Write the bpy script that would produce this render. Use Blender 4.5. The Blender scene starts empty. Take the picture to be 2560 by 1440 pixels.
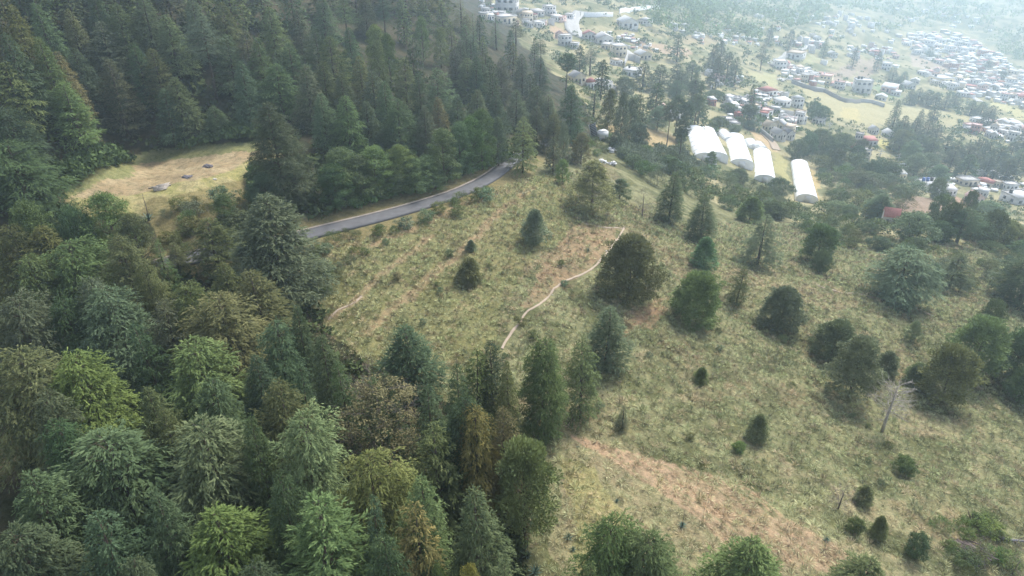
import bpy, math, random
import numpy as np
R = math.radians
rnd = random.Random(7)
rng = np.random.default_rng(11)
sc = bpy.context.scene
col = sc.collection

# ---------------------------------------------------------------- camera, sky, sun, exposure
PITCH, F = R(30.0), 1707.0
cd = bpy.data.cameras.new("camera")
cd.sensor_width, cd.lens = 36.0, 36.0 * F / 2560.0
cd.clip_start, cd.clip_end = 0.5, 20000.0
cam = bpy.data.objects.new("camera", cd)
cam.location = (0, 0, 0)
cam.rotation_euler = (math.pi / 2 - PITCH, 0, 0)
col.objects.link(cam)
sc.camera = cam
SUN_EL, SUN_AZ = R(50), R(38)          # azimuth measured from +Y towards +X
w = bpy.data.worlds.new("World"); sc.world = w; w.use_nodes = True
nt = w.node_tree; bg = nt.nodes["Background"]
sky = nt.nodes.new("ShaderNodeTexSky"); sky.sky_type = 'NISHITA'; sky.sun_disc = False
sky.sun_elevation, sky.sun_rotation = SUN_EL, SUN_AZ
sky.air_density, sky.dust_density, sky.ozone_density = 1.0, 6.0, 0.8
sky.altitude = 2500
hs = nt.nodes.new('ShaderNodeHueSaturation'); hs.inputs['Saturation'].default_value = .55
nt.links.new(sky.outputs[0], hs.inputs['Color']); nt.links.new(hs.outputs[0], bg.inputs[0]); bg.inputs[1].default_value = 0.15
sd = bpy.data.lights.new("sun", 'SUN'); sd.energy = 2.2; sd.angle = R(24); sd.color = (1.0, 0.96, 0.90)
so = bpy.data.objects.new("sun", sd); so.rotation_euler = (math.pi / 2 - SUN_EL, 0, -SUN_AZ + math.pi)
so.location = (60, 60, 200); col.objects.link(so)
sc.view_settings.view_transform = 'Standard'; sc.view_settings.look = 'None'
sc.view_settings.gamma = 1.0; sc.view_settings.exposure = 1.27
sc.cycles.use_denoising = True
sc.cycles.max_bounces = 5; sc.cycles.diffuse_bounces = 3; sc.cycles.glossy_bounces = 1
sc.cycles.transmission_bounces = 2; sc.cycles.transparent_max_bounces = 6; sc.cycles.volume_bounces = 2
sc.cycles.use_adaptive_sampling = False; sc.cycles.adaptive_threshold = 0.02

# ---------------------------------------------------------------- pixel <-> world helpers (photo pixels, 2560 x 1440)
cp, sp = math.cos(PITCH), math.sin(PITCH)
def ray(u, v):
    a, b = (np.asarray(u, float) - 1280) / F, (np.asarray(v, float) - 720) / F
    return np.stack([a, cp - b * sp, -sp - b * cp], -1)
def project(p):
    p = np.asarray(p, float)
    d = p[..., 1] * cp - p[..., 2] * sp
    y = p[..., 1] * sp + p[..., 2] * cp
    d = np.where(d > 0.1, d, 0.1)
    return 1280 + F * p[..., 0] / d, 720 - F * y / d, d

# ---------------------------------------------------------------- noise
def hash2(ix, iy, seed):
    n = (ix.astype(np.int64) * 374761393 + iy.astype(np.int64) * 668265263 + seed * 974634777) & 0xffffffff
    n = ((n ^ (n >> 13)) * 1274126177) & 0xffffffff
    return ((n ^ (n >> 16)) & 0xffff) / 65535.0
def vnoise(x, y, seed=0):
    ix, iy = np.floor(x), np.floor(y); fx, fy = x - ix, y - iy
    fx, fy = fx * fx * (3 - 2 * fx), fy * fy * (3 - 2 * fy)
    a, b = hash2(ix, iy, seed), hash2(ix + 1, iy, seed)
    c, d = hash2(ix, iy + 1, seed), hash2(ix + 1, iy + 1, seed)
    return (a * (1 - fx) + b * fx) * (1 - fy) + (c * (1 - fx) + d * fx) * fy
def fbm(x, y, seed=0, o=4):
    s, a, t = 0, 1.0, 0
    for k in range(o):
        s = s + a * vnoise(x * 2 ** k + 17.3 * k, y * 2 ** k - 9.1 * k, seed + k); t += a; a *= .55
    return s / t
def sstep(a, b, x):
    t = np.clip((x - a) / (b - a), 0, 1); return t * t * (3 - 2 * t)

# ---------------------------------------------------------------- terrain heights: survey points (photo pixel, height below the camera)
CT = [(0,1440,-36),(400,1440,-36),(800,1440,-35.5),(1300,1440,-35.5),(1700,1440,-36),(2100,1440,-38),(2560,1440,-41),
(1280,3400,-37),(-900,3000,-38),(3400,3000,-42),
(0,1100,-35.5),(400,1100,-35.5),(800,1100,-35),(1400,1100,-35.5),(1800,1100,-38),(2200,1075,-42),(2560,1050,-46),
(0,800,-35),(400,800,-34),(820,800,-34),(1250,860,-35),(1570,720,-37),(1900,800,-41),(2250,740,-45),(2560,760,-50),
(400,665,-32),(640,610,-32),(810,580,-32),(1000,530,-32.5),(1150,480,-33),(1280,410,-34),
(150,560,-31),(160,470,-29.5),(450,440,-29.5),(660,380,-29.5),(400,520,-30.2),(0,450,-28),(250,370,-29.0),
(200,310,-27.4),(200,200,-23),(200,100,-18.5),(200,0,-14),(0,300,-24),(0,150,-17),(0,0,-11),(-300,300,-20),(-300,1000,-36),(-500,600,-28),
(700,300,-28.5),(700,200,-26),(700,100,-23),(700,0,-19),(450,0,-16.5),(450,150,-22),
(1000,350,-31),(1000,200,-31),(1000,100,-29),(1000,0,-24),(1200,350,-33.5),(1200,200,-36),(1200,100,-36),(1130,0,-33),
(1400,200,-49),(1440,200,-54),(1400,350,-40),(1450,450,-37.5),(1300,120,-58),(1300,20,-56),(1380,80,-63),(1440,50,-62),(1500,120,-66),
(1600,180,-68),(1500,22,-61),(1550,0,-110),(1650,50,-72),(1800,50,-85),(1950,60,-95),(1700,10,-85),(2000,10,-105),(2200,60,-122),
(2200,10,-128),(2500,60,-134),(2560,0,-128),(1850,200,-85),(1800,300,-72),(1750,400,-62),(1900,440,-68),(2010,500,-72),(1975,410,-78),
(1900,380,-74),(1650,300,-56),(1600,400,-46),(1560,560,-38),(1750,590,-42),(1750,500,-50),(2000,640,-46),(2000,590,-51),(2100,560,-59),
(2200,500,-69),(2200,400,-85),(2390,605,-54),(2400,520,-76),(2330,470,-92),(2540,500,-93),(2560,600,-62),(2200,300,-100),(2000,250,-92),
(2100,180,-108),(2400,200,-125),(2400,300,-112),(2560,300,-118),(2560,400,-105),(2560,200,-132),(2560,100,-140),(2300,100,-132),
(2050,100,-113),(1900,120,-98),(2900,400,-112),(3000,200,-135),(2900,900,-60),(3000,1300,-48)]
P = []
for u, v, z in CT:
    d = ray(u, v); P.append((d[0] * z / d[2], d[1] * z / d[2], z))
for th in (-60, -30, 0, 15, 30, 45, 60):
    for rr, zz in ((1700, -100), (3200, -40), (6000, 10)):
        if th < -10: zz = {1700: 20, 3200: 20, 6000: 10}[rr]
        P.append((rr * math.sin(R(th)), rr * math.cos(R(th)), zz))
for th, rr, zz in ((-75,120,0),(-75,400,15),(-40,300,12),(-20,400,-5),(75,120,-60),(75,400,-110),(60,40,-46),(-60,40,-37),(0,3,-36.5),(90,10,-38),(-90,10,-37)):
    P.append((rr * math.sin(R(th)), rr * math.cos(R(th)), zz))
P = np.array(P)
def warp(x, y):
    r = np.hypot(x, y); return np.stack([np.arctan2(x, y) * 1.3, np.log(np.maximum(r, 3))], -1)
def tps_k(d2): return np.where(d2 > 1e-12, d2 * np.log(np.maximum(d2, 1e-12)), 0)
W = warp(P[:, 0], P[:, 1]); n = len(P)
K = tps_k(((W[:, None] - W[None]) ** 2).sum(-1)) + np.eye(n) * 2e-3
A = np.zeros((n + 3, n + 3)); A[:n, :n] = K; A[:n, n] = 1; A[:n, n + 1:] = W; A[n, :n] = 1; A[n + 1:, :n] = W.T
cf = np.linalg.solve(A, np.concatenate([P[:, 2], [0, 0, 0]]))
def base_h(x, y):
    w_ = warp(x, y); sh = x.shape; w_ = w_.reshape(-1, 2); out = np.empty(len(w_))
    for i in range(0, len(w_), 40000):
        q = w_[i:i + 40000]
        out[i:i + 40000] = tps_k(((q[:, None] - W[None]) ** 2).sum(-1)) @ cf[:n] + cf[n] + q @ cf[n + 1:]
    return out.reshape(sh)
th_n = np.concatenate([np.linspace(-105, -46, 30, False), np.linspace(-46, 46, 640), np.linspace(46, 105, 31)[1:]]) * math.pi / 180
lr_n = np.concatenate([np.linspace(math.log(4), math.log(24), 60, False), np.linspace(math.log(24), math.log(190), 460, False),
                       np.linspace(math.log(190), math.log(1300), 260, False), np.linspace(math.log(1300), math.log(6000), 40)])
TH, LR = np.meshgrid(th_n, lr_n)
GX, GY = np.sin(TH) * np.exp(LR), np.cos(TH) * np.exp(LR)
GZ = base_h(GX, GY)
def lookup(grid, x, y):
    x, y = np.asarray(x, float), np.asarray(y, float)
    a = np.interp(np.arctan2(x, y), th_n, np.arange(len(th_n))); b = np.interp(np.log(np.maximum(np.hypot(x, y), 4)), lr_n, np.arange(len(lr_n)))
    i, j = np.minimum(a.astype(int), len(th_n) - 2), np.minimum(b.astype(int), len(lr_n) - 2); fa, fb = a - i, b - j
    return (grid[j, i] * (1 - fa) + grid[j, i + 1] * fa) * (1 - fb) + (grid[j + 1, i] * (1 - fa) + grid[j + 1, i + 1] * fa) * fb
def gz(x, y): return lookup(GZ, x, y)
STEPS = np.exp(np.linspace(math.log(8), math.log(3000), 900))
def hit(u, v, h=0.0):
    """where the sight line of photo pixel (u, v) meets the ground raised by h: world x, y of that place"""
    d = ray(u, v); dn = d / np.linalg.norm(d)
    p = dn[None] * STEPS[:, None]
    g = p[:, 2] - h - gz(p[:, 0], p[:, 1])
    k = int(np.argmax(g < 0))
    if g[k] >= 0: k = len(STEPS) - 1
    if k == 0: k = 1
    a, b = STEPS[k - 1], STEPS[k]; t = g[k - 1] / (g[k - 1] - g[k] + 1e-9); s = a + (b - a) * min(max(t, 0), 1)
    q = dn * s
    return q[0], q[1]
def polyline(pts, step):
    P_ = [np.array(hit(u, v)) for u, v in pts]
    out = []
    for i in range(len(P_) - 1):               # Catmull-Rom through the ground points
        p0, p1, p2, p3 = P_[max(i - 1, 0)], P_[i], P_[i + 1], P_[min(i + 2, len(P_) - 1)]
        m = max(2, int(np.linalg.norm(p2 - p1) / step))
        for t in np.arange(m) / m:
            out.append(0.5 * ((2 * p1) + (p2 - p0) * t + (2 * p0 - 5 * p1 + 4 * p2 - p3) * t * t + (3 * p1 - p0 - 3 * p2 + p3) * t ** 3))
    out.append(P_[-1]); return np.array(out)
def dist_to(line, x, y):
    xs, ys = x.ravel(), y.ravel(); out = np.full(xs.shape, 1e9)
    lo, hi = line.min(0) - 12, line.max(0) + 12
    m = (xs > lo[0]) & (xs < hi[0]) & (ys > lo[1]) & (ys < hi[1])
    q = np.stack([xs[m], ys[m]], -1); best = np.full(len(q), 1e9)
    for i in range(len(line) - 1):
        a, d = line[i], line[i + 1] - line[i]; t = np.clip(((q - a) @ d) / (d @ d + 1e-9), 0, 1)
        best = np.minimum(best, np.hypot(*(q - a - t[:, None] * d).T))
    out[m] = best; return out.reshape(x.shape)
def in_poly(poly, u, v):
    ins = np.zeros(u.shape, bool); n_ = len(poly)
    for i in range(n_):
        (x1, y1), (x2, y2) = poly[i], poly[(i + 1) % n_]
        c = (y1 > v) != (y2 > v)
        ins ^= c & (u < (x2 - x1) * (v - y1) / (y2 - y1 + 1e-9) + x1)
    return ins
ROAD_PX = [(300,700),(400,666),(520,640),(640,618),(725,600),(810,578),(900,556),(1000,530),(1090,503),(1160,478),(1220,448),(1262,418),(1290,396),(1330,372),(1390,352)]
road_l = polyline(ROAD_PX, 1.0)
dr = dist_to(road_l[::2], GX, GY)
RR = np.exp(LR)
bump = (fbm(GX * .22, GY * .22, 3) - .5) * 1.1 + (fbm(GX * .9, GY * .9, 5, 3) - .5) * .35
far_b = (fbm(GX * .018, GY * .018, 9) - .5) * 14 * sstep(230, 700, RR)
RZ = lookup(GZ, *road_l.T)
GZ = GZ + bump * sstep(3.2, 7, dr) * sstep(4, 20, RR) + far_b
# ---------------------------------------------------------------- ground colours by place (albedo)
GU, GV, GD = project(np.stack([GX, GY, GZ], -1))
nu = (fbm(GX * .25, GY * .25, 21) - .5); nv = (fbm(GX * .25 + 50, GY * .25, 22) - .5)
nl, nm_ = fbm(GX * .05, GY * .05, 23) - .5, fbm(GX * .05 + 9, GY * .05, 24) - .5
ng, nh = fbm(GX * .1, GY * .1, 25) - .5, fbm(GX * .1 + 31, GY * .1, 26) - .5
JU, JV = GU + nl * 26 * (RR > 140) + (nu + ng * 1.3) * 4600 / np.maximum(GD, 20), GV + nm_ * 14 * (RR > 140) + (nv + nh * 1.3) * 2400 / np.maximum(GD, 20)
n1, n2, n3 = fbm(GX * .12, GY * .12, 31), fbm(GX * .5, GY * .5, 32), fbm(GX * 1.7, GY * 1.7, 33, 3)
def C(*c): return np.array(c, float)
def lerp(a, b, t): return a + (b - a) * t[..., None]
field = lerp(C(.105, .11, .052), C(.21, .205, .112), sstep(.35, .65, n2))
field = lerp(field, C(.26, .19, .12), sstep(.55, .8, n1) * .5)
field = lerp(field, C(.15, .155, .065), sstep(.5, .75, n3) * .35)
GC = field.copy()
def zone(poly, c, amt=1.0, hard=False, c2=None, t=None):
    global GC
    m = in_poly(poly, GU if hard else JU, GV if hard else JV).astype(float) * amt
    cc = C(*c) if c2 is None else lerp(C(*c), C(*c2), sstep(.35, .65, n2 if t is None else t))
    GC = GC * (1 - m[..., None]) + cc * m[..., None]
valley = [(1150,-60),(1290,60),(1380,150),(1450,300),(1500,330),(1560,380),(1680,440),(1760,500),(1900,540),(2050,560),(2150,580),(2300,600),(2700,660),(2700,-90),(1150,-90)]
zone(valley, (.16,.165,.085), 1, False, (.34,.30,.18), n1)
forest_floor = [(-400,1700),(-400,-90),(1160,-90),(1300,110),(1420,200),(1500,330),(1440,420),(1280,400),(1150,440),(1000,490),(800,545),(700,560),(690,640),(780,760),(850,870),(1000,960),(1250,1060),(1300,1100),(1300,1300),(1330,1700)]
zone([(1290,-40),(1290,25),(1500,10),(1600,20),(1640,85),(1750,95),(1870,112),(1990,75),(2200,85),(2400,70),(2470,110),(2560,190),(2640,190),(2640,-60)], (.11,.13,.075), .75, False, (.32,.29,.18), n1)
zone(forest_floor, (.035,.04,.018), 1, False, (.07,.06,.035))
zone([(700,640),(800,590),(1000,560),(1250,440),(1440,440),(1440,560),(1300,700),(1240,900),(1000,960),(850,860),(770,770)], (.19,.18,.075), .55)
zone([(150,470),(230,420),(380,380),(560,350),(680,350),(700,420),(640,470),(520,500),(420,540),(260,540),(150,540)], (.31,.24,.145), 1, False, (.37,.295,.185))
zone([(150,475),(230,418),(380,378),(560,346),(680,346),(692,378),(560,374),(400,402),(260,440),(170,500)], (.17,.19,.075), .8)
zone([(170,500),(330,480),(480,450),(600,420),(660,350),(690,390),(640,460),(520,500),(380,545),(200,545)], (.27,.265,.10), .8, False, (.34,.30,.15))
zone([(380,505),(660,440),(690,520),(640,640),(380,640)], (.19,.16,.075), .8)
zone([(1430,560),(1560,570),(1520,640),(1400,700),(1310,790),(1330,700),(1380,640)], (.32,.22,.14), .75, False, (.25,.185,.115))
for pl in ([(1400,1080),(1560,1110),(1750,1230),(1790,1300),(1900,1440),(1400,1440),(1330,1330)], [(1850,1080),(1980,1130),(2060,1200),(1960,1180)], [(2080,1210),(2250,1250),(2260,1330),(2100,1280)],
           [(2000,1300),(2250,1390),(2350,1460),(1950,1460)], [(2200,1000),(2420,1040),(2400,1100),(2250,1080)]):
    zone(pl, (.32,.265,.17), .6, False, (.28,.25,.145))
zone([(1370,1130),(1440,1160),(1530,1300),(1600,1460),(1440,1460),(1380,1330)], (.33,.30,.12), .5, False, (.24,.23,.09))
zone([(1520,540),(1600,560),(1730,640),(1900,700),(2060,720),(2200,760),(2100,790),(1900,720),(1700,680)], (.27,.215,.13), .5)
zone([(1560,780),(1660,740),(1640,830),(1570,820)], (.29,.20,.125), .7)
for pl, c in (([(1980,205),(2060,228),(2110,248),(2190,252),(2270,268),(2330,272),(2420,288),(2560,330),(2560,350),(2400,318),(2330,306),(2240,303),(2150,312),(2080,292),(2020,252)], (.37,.33,.19)),
              ([(1875,180),(1945,188),(1940,220),(1890,205)], (.36,.34,.19)), ([(2055,192),(2150,148),(2172,148),(2130,196),(2080,205)], (.33,.26,.21)), ([(2170,150),(2200,140),(2210,165),(2170,195),(2140,195)], (.31,.24,.19)),
              ([(2275,138),(2340,145),(2400,170),(2395,192),(2320,180),(2280,165)], (.38,.30,.24)), ([(1370,62),(1425,75),(1420,98),(1450,108),(1440,120),(1390,100)], (.42,.30,.21)), ([(1425,98),(1470,112),(1470,125),(1440,120)], (.42,.36,.19)),
              ([(1560,100),(1640,108),(1720,125),(1720,140),(1600,125)], (.38,.28,.20)), ([(1680,90),(1790,88),(1800,110),(1700,112)], (.33,.27,.17)), ([(1770,318),(1850,335),(1860,352),(1800,345)], (.13,.24,.06)),
              ([(2185,350),(2210,352),(2255,380),(2245,388),(2200,372)], (.40,.36,.13)), ([(1878,325),(1925,345),(1945,375),(1930,385),(1890,350)], (.46,.34,.21)), ([(1925,375),(1970,400),(1968,470),(1935,430)], (.33,.30,.14)),
              ([(2020,420),(2045,440),(2055,500),(2040,512)], (.43,.33,.17)), ([(1500,310),(1600,315),(1700,345),(1700,375),(1600,360),(1510,345)], (.40,.30,.165)), ([(2050,500),(2130,490),(2160,520),(2060,540)], (.25,.22,.11)),
              ([(2220,490),(2380,500),(2420,540),(2260,540)], (.24,.17,.13)), ([(2330,495),(2400,495),(2440,520),(2360,525)], (.33,.21,.15)), ([(2180,215),(2235,215),(2260,240),(2220,250)], (.20,.26,.15)), ([(2100,265),(2140,268),(2150,300),(2110,296)], (.42,.36,.18)),
              ([(2280,410),(2330,425),(2370,470),(2340,470)], (.40,.29,.19)), ([(2030,140),(2060,150),(2010,160),(1985,150)], (.34,.33,.18)), ([(2470,250),(2570,280),(2570,300),(2490,270)], (.42,.38,.2))):
    zone(pl, c, .9)
dr2 = dr + (n3 - .5) * 1.2
GC = lerp(GC, C(.20, .17, .085), sstep(4.6, 3.0, dr2) * (RR < 130))
# long worn furrows across the meadow
TRACKS = [([(905,835),(960,790),(1030,735),(1090,680),(1160,622),(1220,560),(1290,500),(1330,470)], .8, (.30,.215,.135), .8), ([(820,800),(880,760),(940,700),(1010,645),(1080,590)], .6, (.31,.23,.145), .8),
          ([(880,640),(960,600),(1060,560),(1180,500)], .6, (.31,.22,.14), .8), ([(1480,500),(1420,560),(1330,640),(1250,700),(1150,790)], .5, (.22,.2,.1), .4), ([(1660,770),(1600,800),(1540,850)], .6, (.30,.2,.13), .6),
          ([(1620,640),(1700,690),(1820,720)], .6, (.30,.22,.14), .5),([(1560,570),(1640,600),(1750,640),(1900,690),(2040,712)], .6, (.28,.22,.14), .5)]
for i in range(16):
    TRACKS.append(([(1430 + 28 * i, 1090 + 8 * i), (1560 + 27 * i, 1165 + 9 * i), (1720 + 25 * i, 1270 + 7 * i), (1850 + 24 * i, 1390 + 4 * i)], .3, (.36,.25,.17), .9))
for px, wd, c, am in TRACKS:
    dd = dist_to(polyline(px, 2.0), GX, GY) + (n3 - .5) * wd
    GC = lerp(GC, C(*c), sstep(wd, wd * .3, dd) * am * (n1 * .8 + .5).clip(0, 1))

# ---------------------------------------------------------------- mesh + object helpers
def np_mesh(name, V, faces, mats, attr=None, smooth=False, mi=None, cols=None):
    """faces: list of equal-length index arrays (k x 3 or k x 4)"""
    me = bpy.data.meshes.new(name)
    V = np.asarray(V, np.float32); faces = [np.asarray(f, np.int32) for f in faces if len(f)]
    me.vertices.add(len(V)); me.vertices.foreach_set("co", V.ravel())
    nl = sum(f.size for f in faces); nf = sum(len(f) for f in faces)
    me.loops.add(nl); me.loops.foreach_set("vertex_index", np.concatenate([f.ravel() for f in faces]))
    tot = np.concatenate([np.full(len(f), f.shape[1], np.int32) for f in faces])
    me.polygons.add(nf); me.polygons.foreach_set("loop_start", np.concatenate([[0], np.cumsum(tot)[:-1]]).astype(np.int32))
    for m in mats: me.materials.append(m)
    if mi is not None: me.polygons.foreach_set("material_index", np.asarray(mi, np.int32))
    if smooth: me.polygons.foreach_set("use_smooth", np.ones(nf, bool))
    me.update(calc_edges=True)
    if attr is not None:
        a = me.attributes.new("vary", 'FLOAT', 'POINT'); a.data.foreach_set("value", np.asarray(attr, np.float32))
    if cols is not None:
        a = me.attributes.new("soil", 'FLOAT_COLOR', 'POINT'); a.data.foreach_set("color", np.c_[cols, np.ones(len(cols))].astype(np.float32).ravel())
    return me
def obj(name, me, parent=None, color=None):
    o = bpy.data.objects.new(name, me); col.objects.link(o)
    if parent is not None: o.parent = parent
    if color is not None: o.color = (*color, 1)
    return o
def tag(o, label=None, cat=None, group=None, kind=None):
    if label: o["label"] = label
    if cat: o["category"] = cat
    if group: o["group"] = group
    if kind: o["kind"] = kind
    return o
def thing(name, label, cat, loc, rz=0, group=None, scale=None, tilt=(0, 0)):
    o = bpy.data.objects.new(name, None); col.objects.link(o); o.empty_display_size = .3
    o.location = loc; o.rotation_euler = (tilt[0], tilt[1], rz)
    if scale: o.scale = scale
    return tag(o, label, cat, group)
class MB:
    """collects simple solids into one mesh"""
    def __init__(s): s.V, s.Q, s.T, s.n, s.qm, s.tm = [], [], [], 0, [], []
    def add(s, V, Q=(), T=(), m=0):
        V = np.asarray(V, float); s.V.append(V)
        if len(Q): s.Q.append(np.asarray(Q) + s.n); s.qm += [m] * len(Q)
        if len(T): s.T.append(np.asarray(T) + s.n); s.tm += [m] * len(T)
        s.n += len(V); return s
    def box(s, x0, x1, y0, y1, z0, z1, m=0):
        return s.add([(x0,y0,z0),(x1,y0,z0),(x1,y1,z0),(x0,y1,z0),(x0,y0,z1),(x1,y0,z1),(x1,y1,z1),(x0,y1,z1)],
                     [(0,3,2,1),(4,5,6,7),(0,1,5,4),(1,2,6,5),(2,3,7,6),(3,0,4,7)], m=m)
    def tube(s, pts, rad, k=6, m=0, cap=True):
        pts = np.asarray(pts, float); N = len(pts); rad = np.broadcast_to(rad, N)
        V = []
        for i in range(N):
            d = pts[min(i + 1, N - 1)] - pts[max(i - 1, 0)]; d = d / (np.linalg.norm(d) + 1e-9)
            a = np.cross(d, (0, 0, 1) if abs(d[2]) < .9 else (1, 0, 0)); a /= np.linalg.norm(a) + 1e-9; b = np.cross(d, a)
            for j in range(k):
                t = 2 * math.pi * j / k; V.append(pts[i] + rad[i] * (math.cos(t) * a + math.sin(t) * b))
        Q = [(i * k + j, i * k + (j + 1) % k, (i + 1) * k + (j + 1) % k, (i + 1) * k + j) for i in range(N - 1) for j in range(k)]
        T = []
        if cap and k >= 3:
            V.append(pts[-1]); V.append(pts[0])
            T = [((N - 1) * k + j, (N - 1) * k + (j + 1) % k, N * k) for j in range(k)] + [((j + 1) % k, j, N * k + 1) for j in range(k)]
        return s.add(V, Q, T, m)
    def mesh(s, name, mats, smooth=False, attr=None):
        fs, mi = [], []
        if s.Q: fs.append(np.concatenate(s.Q)); mi += s.qm
        if s.T: fs.append(np.concatenate(s.T)); mi += s.tm
        return np_mesh(name, np.concatenate(s.V), fs, mats if isinstance(mats, (list, tuple)) else [mats], smooth=smooth, mi=mi, attr=attr)

# ---------------------------------------------------------------- materials
def nodes(name):
    m = bpy.data.materials.new(name); m.use_nodes = True; t = m.node_tree
    return m, t, t.nodes["Principled BSDF"]
def N(t, typ, **kw):
    n_ = t.nodes.new(typ)
    for k, v in kw.items(): setattr(n_, k, v)
    return n_
def ramp(t, fac, stops):
    r = t.nodes.new("ShaderNodeValToRGB"); e = r.color_ramp.elements
    while len(e) < len(stops): e.new(0.5)
    for i, (p, c) in enumerate(stops): e[i].position = p; e[i].color = (*c, 1)
    t.links.new(fac, r.inputs[0]); return r.outputs[0]
def mixc(t, a, b, fac, blend='MIX'):
    m = t.nodes.new("ShaderNodeMix"); m.data_type = 'RGBA'; m.blend_type = blend
    for s_, v in ((m.inputs[0], fac), (m.inputs[6], a), (m.inputs[7], b)):
        if hasattr(v, "links") or hasattr(v, "is_linked"): t.links.new(v, s_)
        else: s_.default_value = v if isinstance(v, (int, float)) else (*v, 1)
    return m.outputs[2]
def noise(t, scale, detail=4, vec=None, rough=.6):
    n_ = N(t, "ShaderNodeTexNoise"); n_.inputs["Scale"].default_value = scale; n_.inputs["Detail"].default_value = detail; n_.inputs["Roughness"].default_value = rough
    if vec is None:
        vec = N(t, "ShaderNodeTexCoord").outputs["Object"]
    t.links.new(vec, n_.inputs["Vector"]); return n_.outputs["Fac"]
def plain(name, c, c2=None, scale=2.0, rough=.8, spec=.3, bump=0):
    m, t, b = nodes(name); b.inputs["Roughness"].default_value = rough; b.inputs["Specular IOR Level"].default_value = spec
    f = noise(t, scale); c2 = c2 or tuple(x * .7 for x in c)
    t.links.new(ramp(t, f, [(.3, c2), (.7, c)]), b.inputs["Base Color"])
    if bump:
        bp = N(t, "ShaderNodeBump"); bp.inputs["Strength"].default_value = bump; t.links.new(f, bp.inputs["Height"]); t.links.new(bp.outputs[0], b.inputs["Normal"])
    return m
def leafy(name, dark, light, rough=.6, trans=.12, tip=None):
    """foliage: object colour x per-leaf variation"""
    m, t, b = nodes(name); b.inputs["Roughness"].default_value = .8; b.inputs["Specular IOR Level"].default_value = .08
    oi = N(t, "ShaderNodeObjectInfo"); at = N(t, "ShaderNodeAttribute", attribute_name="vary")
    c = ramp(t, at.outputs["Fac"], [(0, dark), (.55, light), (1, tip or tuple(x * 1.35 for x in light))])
    c = mixc(t, c, oi.outputs["Color"], 1.0, 'MULTIPLY')
    t.links.new(c, b.inputs["Base Color"])
    tr = N(t, "ShaderNodeBsdfTranslucent"); t.links.new(c, tr.inputs[0]); mx = N(t, "ShaderNodeMixShader"); mx.inputs[0].default_value = trans
    t.links.new(b.outputs[0], mx.inputs[1]); t.links.new(tr.outputs[0], mx.inputs[2]); t.links.new(mx.outputs[0], t.nodes["Material Output"].inputs[0])
    return m
M = {}
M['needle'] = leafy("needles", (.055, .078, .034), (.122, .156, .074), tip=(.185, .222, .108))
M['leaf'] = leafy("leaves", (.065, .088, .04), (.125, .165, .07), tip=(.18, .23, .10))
M['bark'] = plain("bark", (.13, .10, .075), (.05, .038, .03), 3, .9, .1, .4)
M['deadwood'] = plain("dead_wood", (.46, .42, .36), (.28, .24, .20), 4, .85, .1, .3)
M['twig'] = plain("dry_twigs", (.20, .165, .15), (.11, .085, .075), 3, .9, .1)
# ground
g, t, b = nodes("ground"); b.inputs["Roughness"].default_value = .95; b.inputs["Specular IOR Level"].default_value = .1
a = N(t, "ShaderNodeAttribute", attribute_name="soil")
f1, f2 = noise(t, 1.6, 8, rough=.7), noise(t, 9, 5, rough=.7)
c = mixc(t, a.outputs["Color"], ramp(t, f1, [(.3, (.55, .62, .5)), (.5, (1, 1, 1)), (.72, (1.35, 1.25, 1.15))]), 1.0, 'MULTIPLY')
c = mixc(t, c, ramp(t, f2, [(.3, (.6, .62, .58)), (.65, (1.25, 1.22, 1.15))]), 1.0, 'MULTIPLY')
t.links.new(c, b.inputs["Base Color"])
bp = N(t, "ShaderNodeBump"); bp.inputs["Strength"].default_value = .8; bp.inputs["Distance"].default_value = .25
t.links.new(f1, bp.inputs["Height"]); t.links.new(bp.outputs[0], b.inputs["Normal"])
M['ground'] = g
nr, nc = GX.shape
idx = np.arange(nr * nc).reshape(nr, nc)
quads = np.stack([idx[:-1, :-1], idx[:-1, 1:], idx[1:, 1:], idx[1:, :-1]], -1).reshape(-1, 4)
tag(obj("ground", np_mesh("ground", np.stack([GX, GY, GZ], -1).reshape(-1, 3), [quads[:, ::-1]], [g], smooth=True, cols=GC.reshape(-1, 3))), kind="structure")

# ---------------------------------------------------------------- roads and paths laid on the ground
def ribbon(name, line, width, mat, lift=.05, off=0.0, flat=True, wob=0.0, kind="structure", thick=.12, **kw):
    d = np.gradient(line, axis=0); d /= np.linalg.norm(d, axis=1)[:, None] + 1e-9; nn = np.stack([-d[:, 1], d[:, 0]], -1)
    k = 5; V = []; wd = width * (1 + wob * (fbm(np.arange(len(line)) * .35, line[:, 0] * 0, 77) - .5) * 2)
    cc = line + nn * off
    for j in range(k):
        q = cc + nn * (wd[:, None] * (j / (k - 1) - .5)); z = gz(*q.T) if not flat else gz(*cc.T)
        if flat: z = np.maximum(z, gz(*q.T))
        V.append(np.c_[q, z + lift])
    for j in (0, k - 1): V.append(V[j] - np.array([0, 0, thick + lift]))
    n_ = len(line); V = np.concatenate(V); Q = []
    i = np.arange(n_ - 1)
    for a_, b_ in [(0,1),(1,2),(2,3),(3,4),(k, 0),(k - 1, k + 1)]:
        Q.append(np.stack([a_ * n_ + i, a_ * n_ + i + 1, b_ * n_ + i + 1, b_ * n_ + i], -1))
    Q = np.concatenate(Q)
    o = obj(name, np_mesh(name, V, [Q], [mat])); tag(o, kind=kind, **kw); return o
M['asphalt'] = plain("asphalt", (.14, .138, .14), (.10, .098, .10), 1.2, .85, .3, .1)
M['verge'] = plain("pale_verge", (.40, .34, .28), (.27, .22, .18), 2.5, .9, .1)
M['dirt'] = plain("dirt", (.44, .36, .275), (.33, .26, .19), 2.0, .95, .1)
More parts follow.
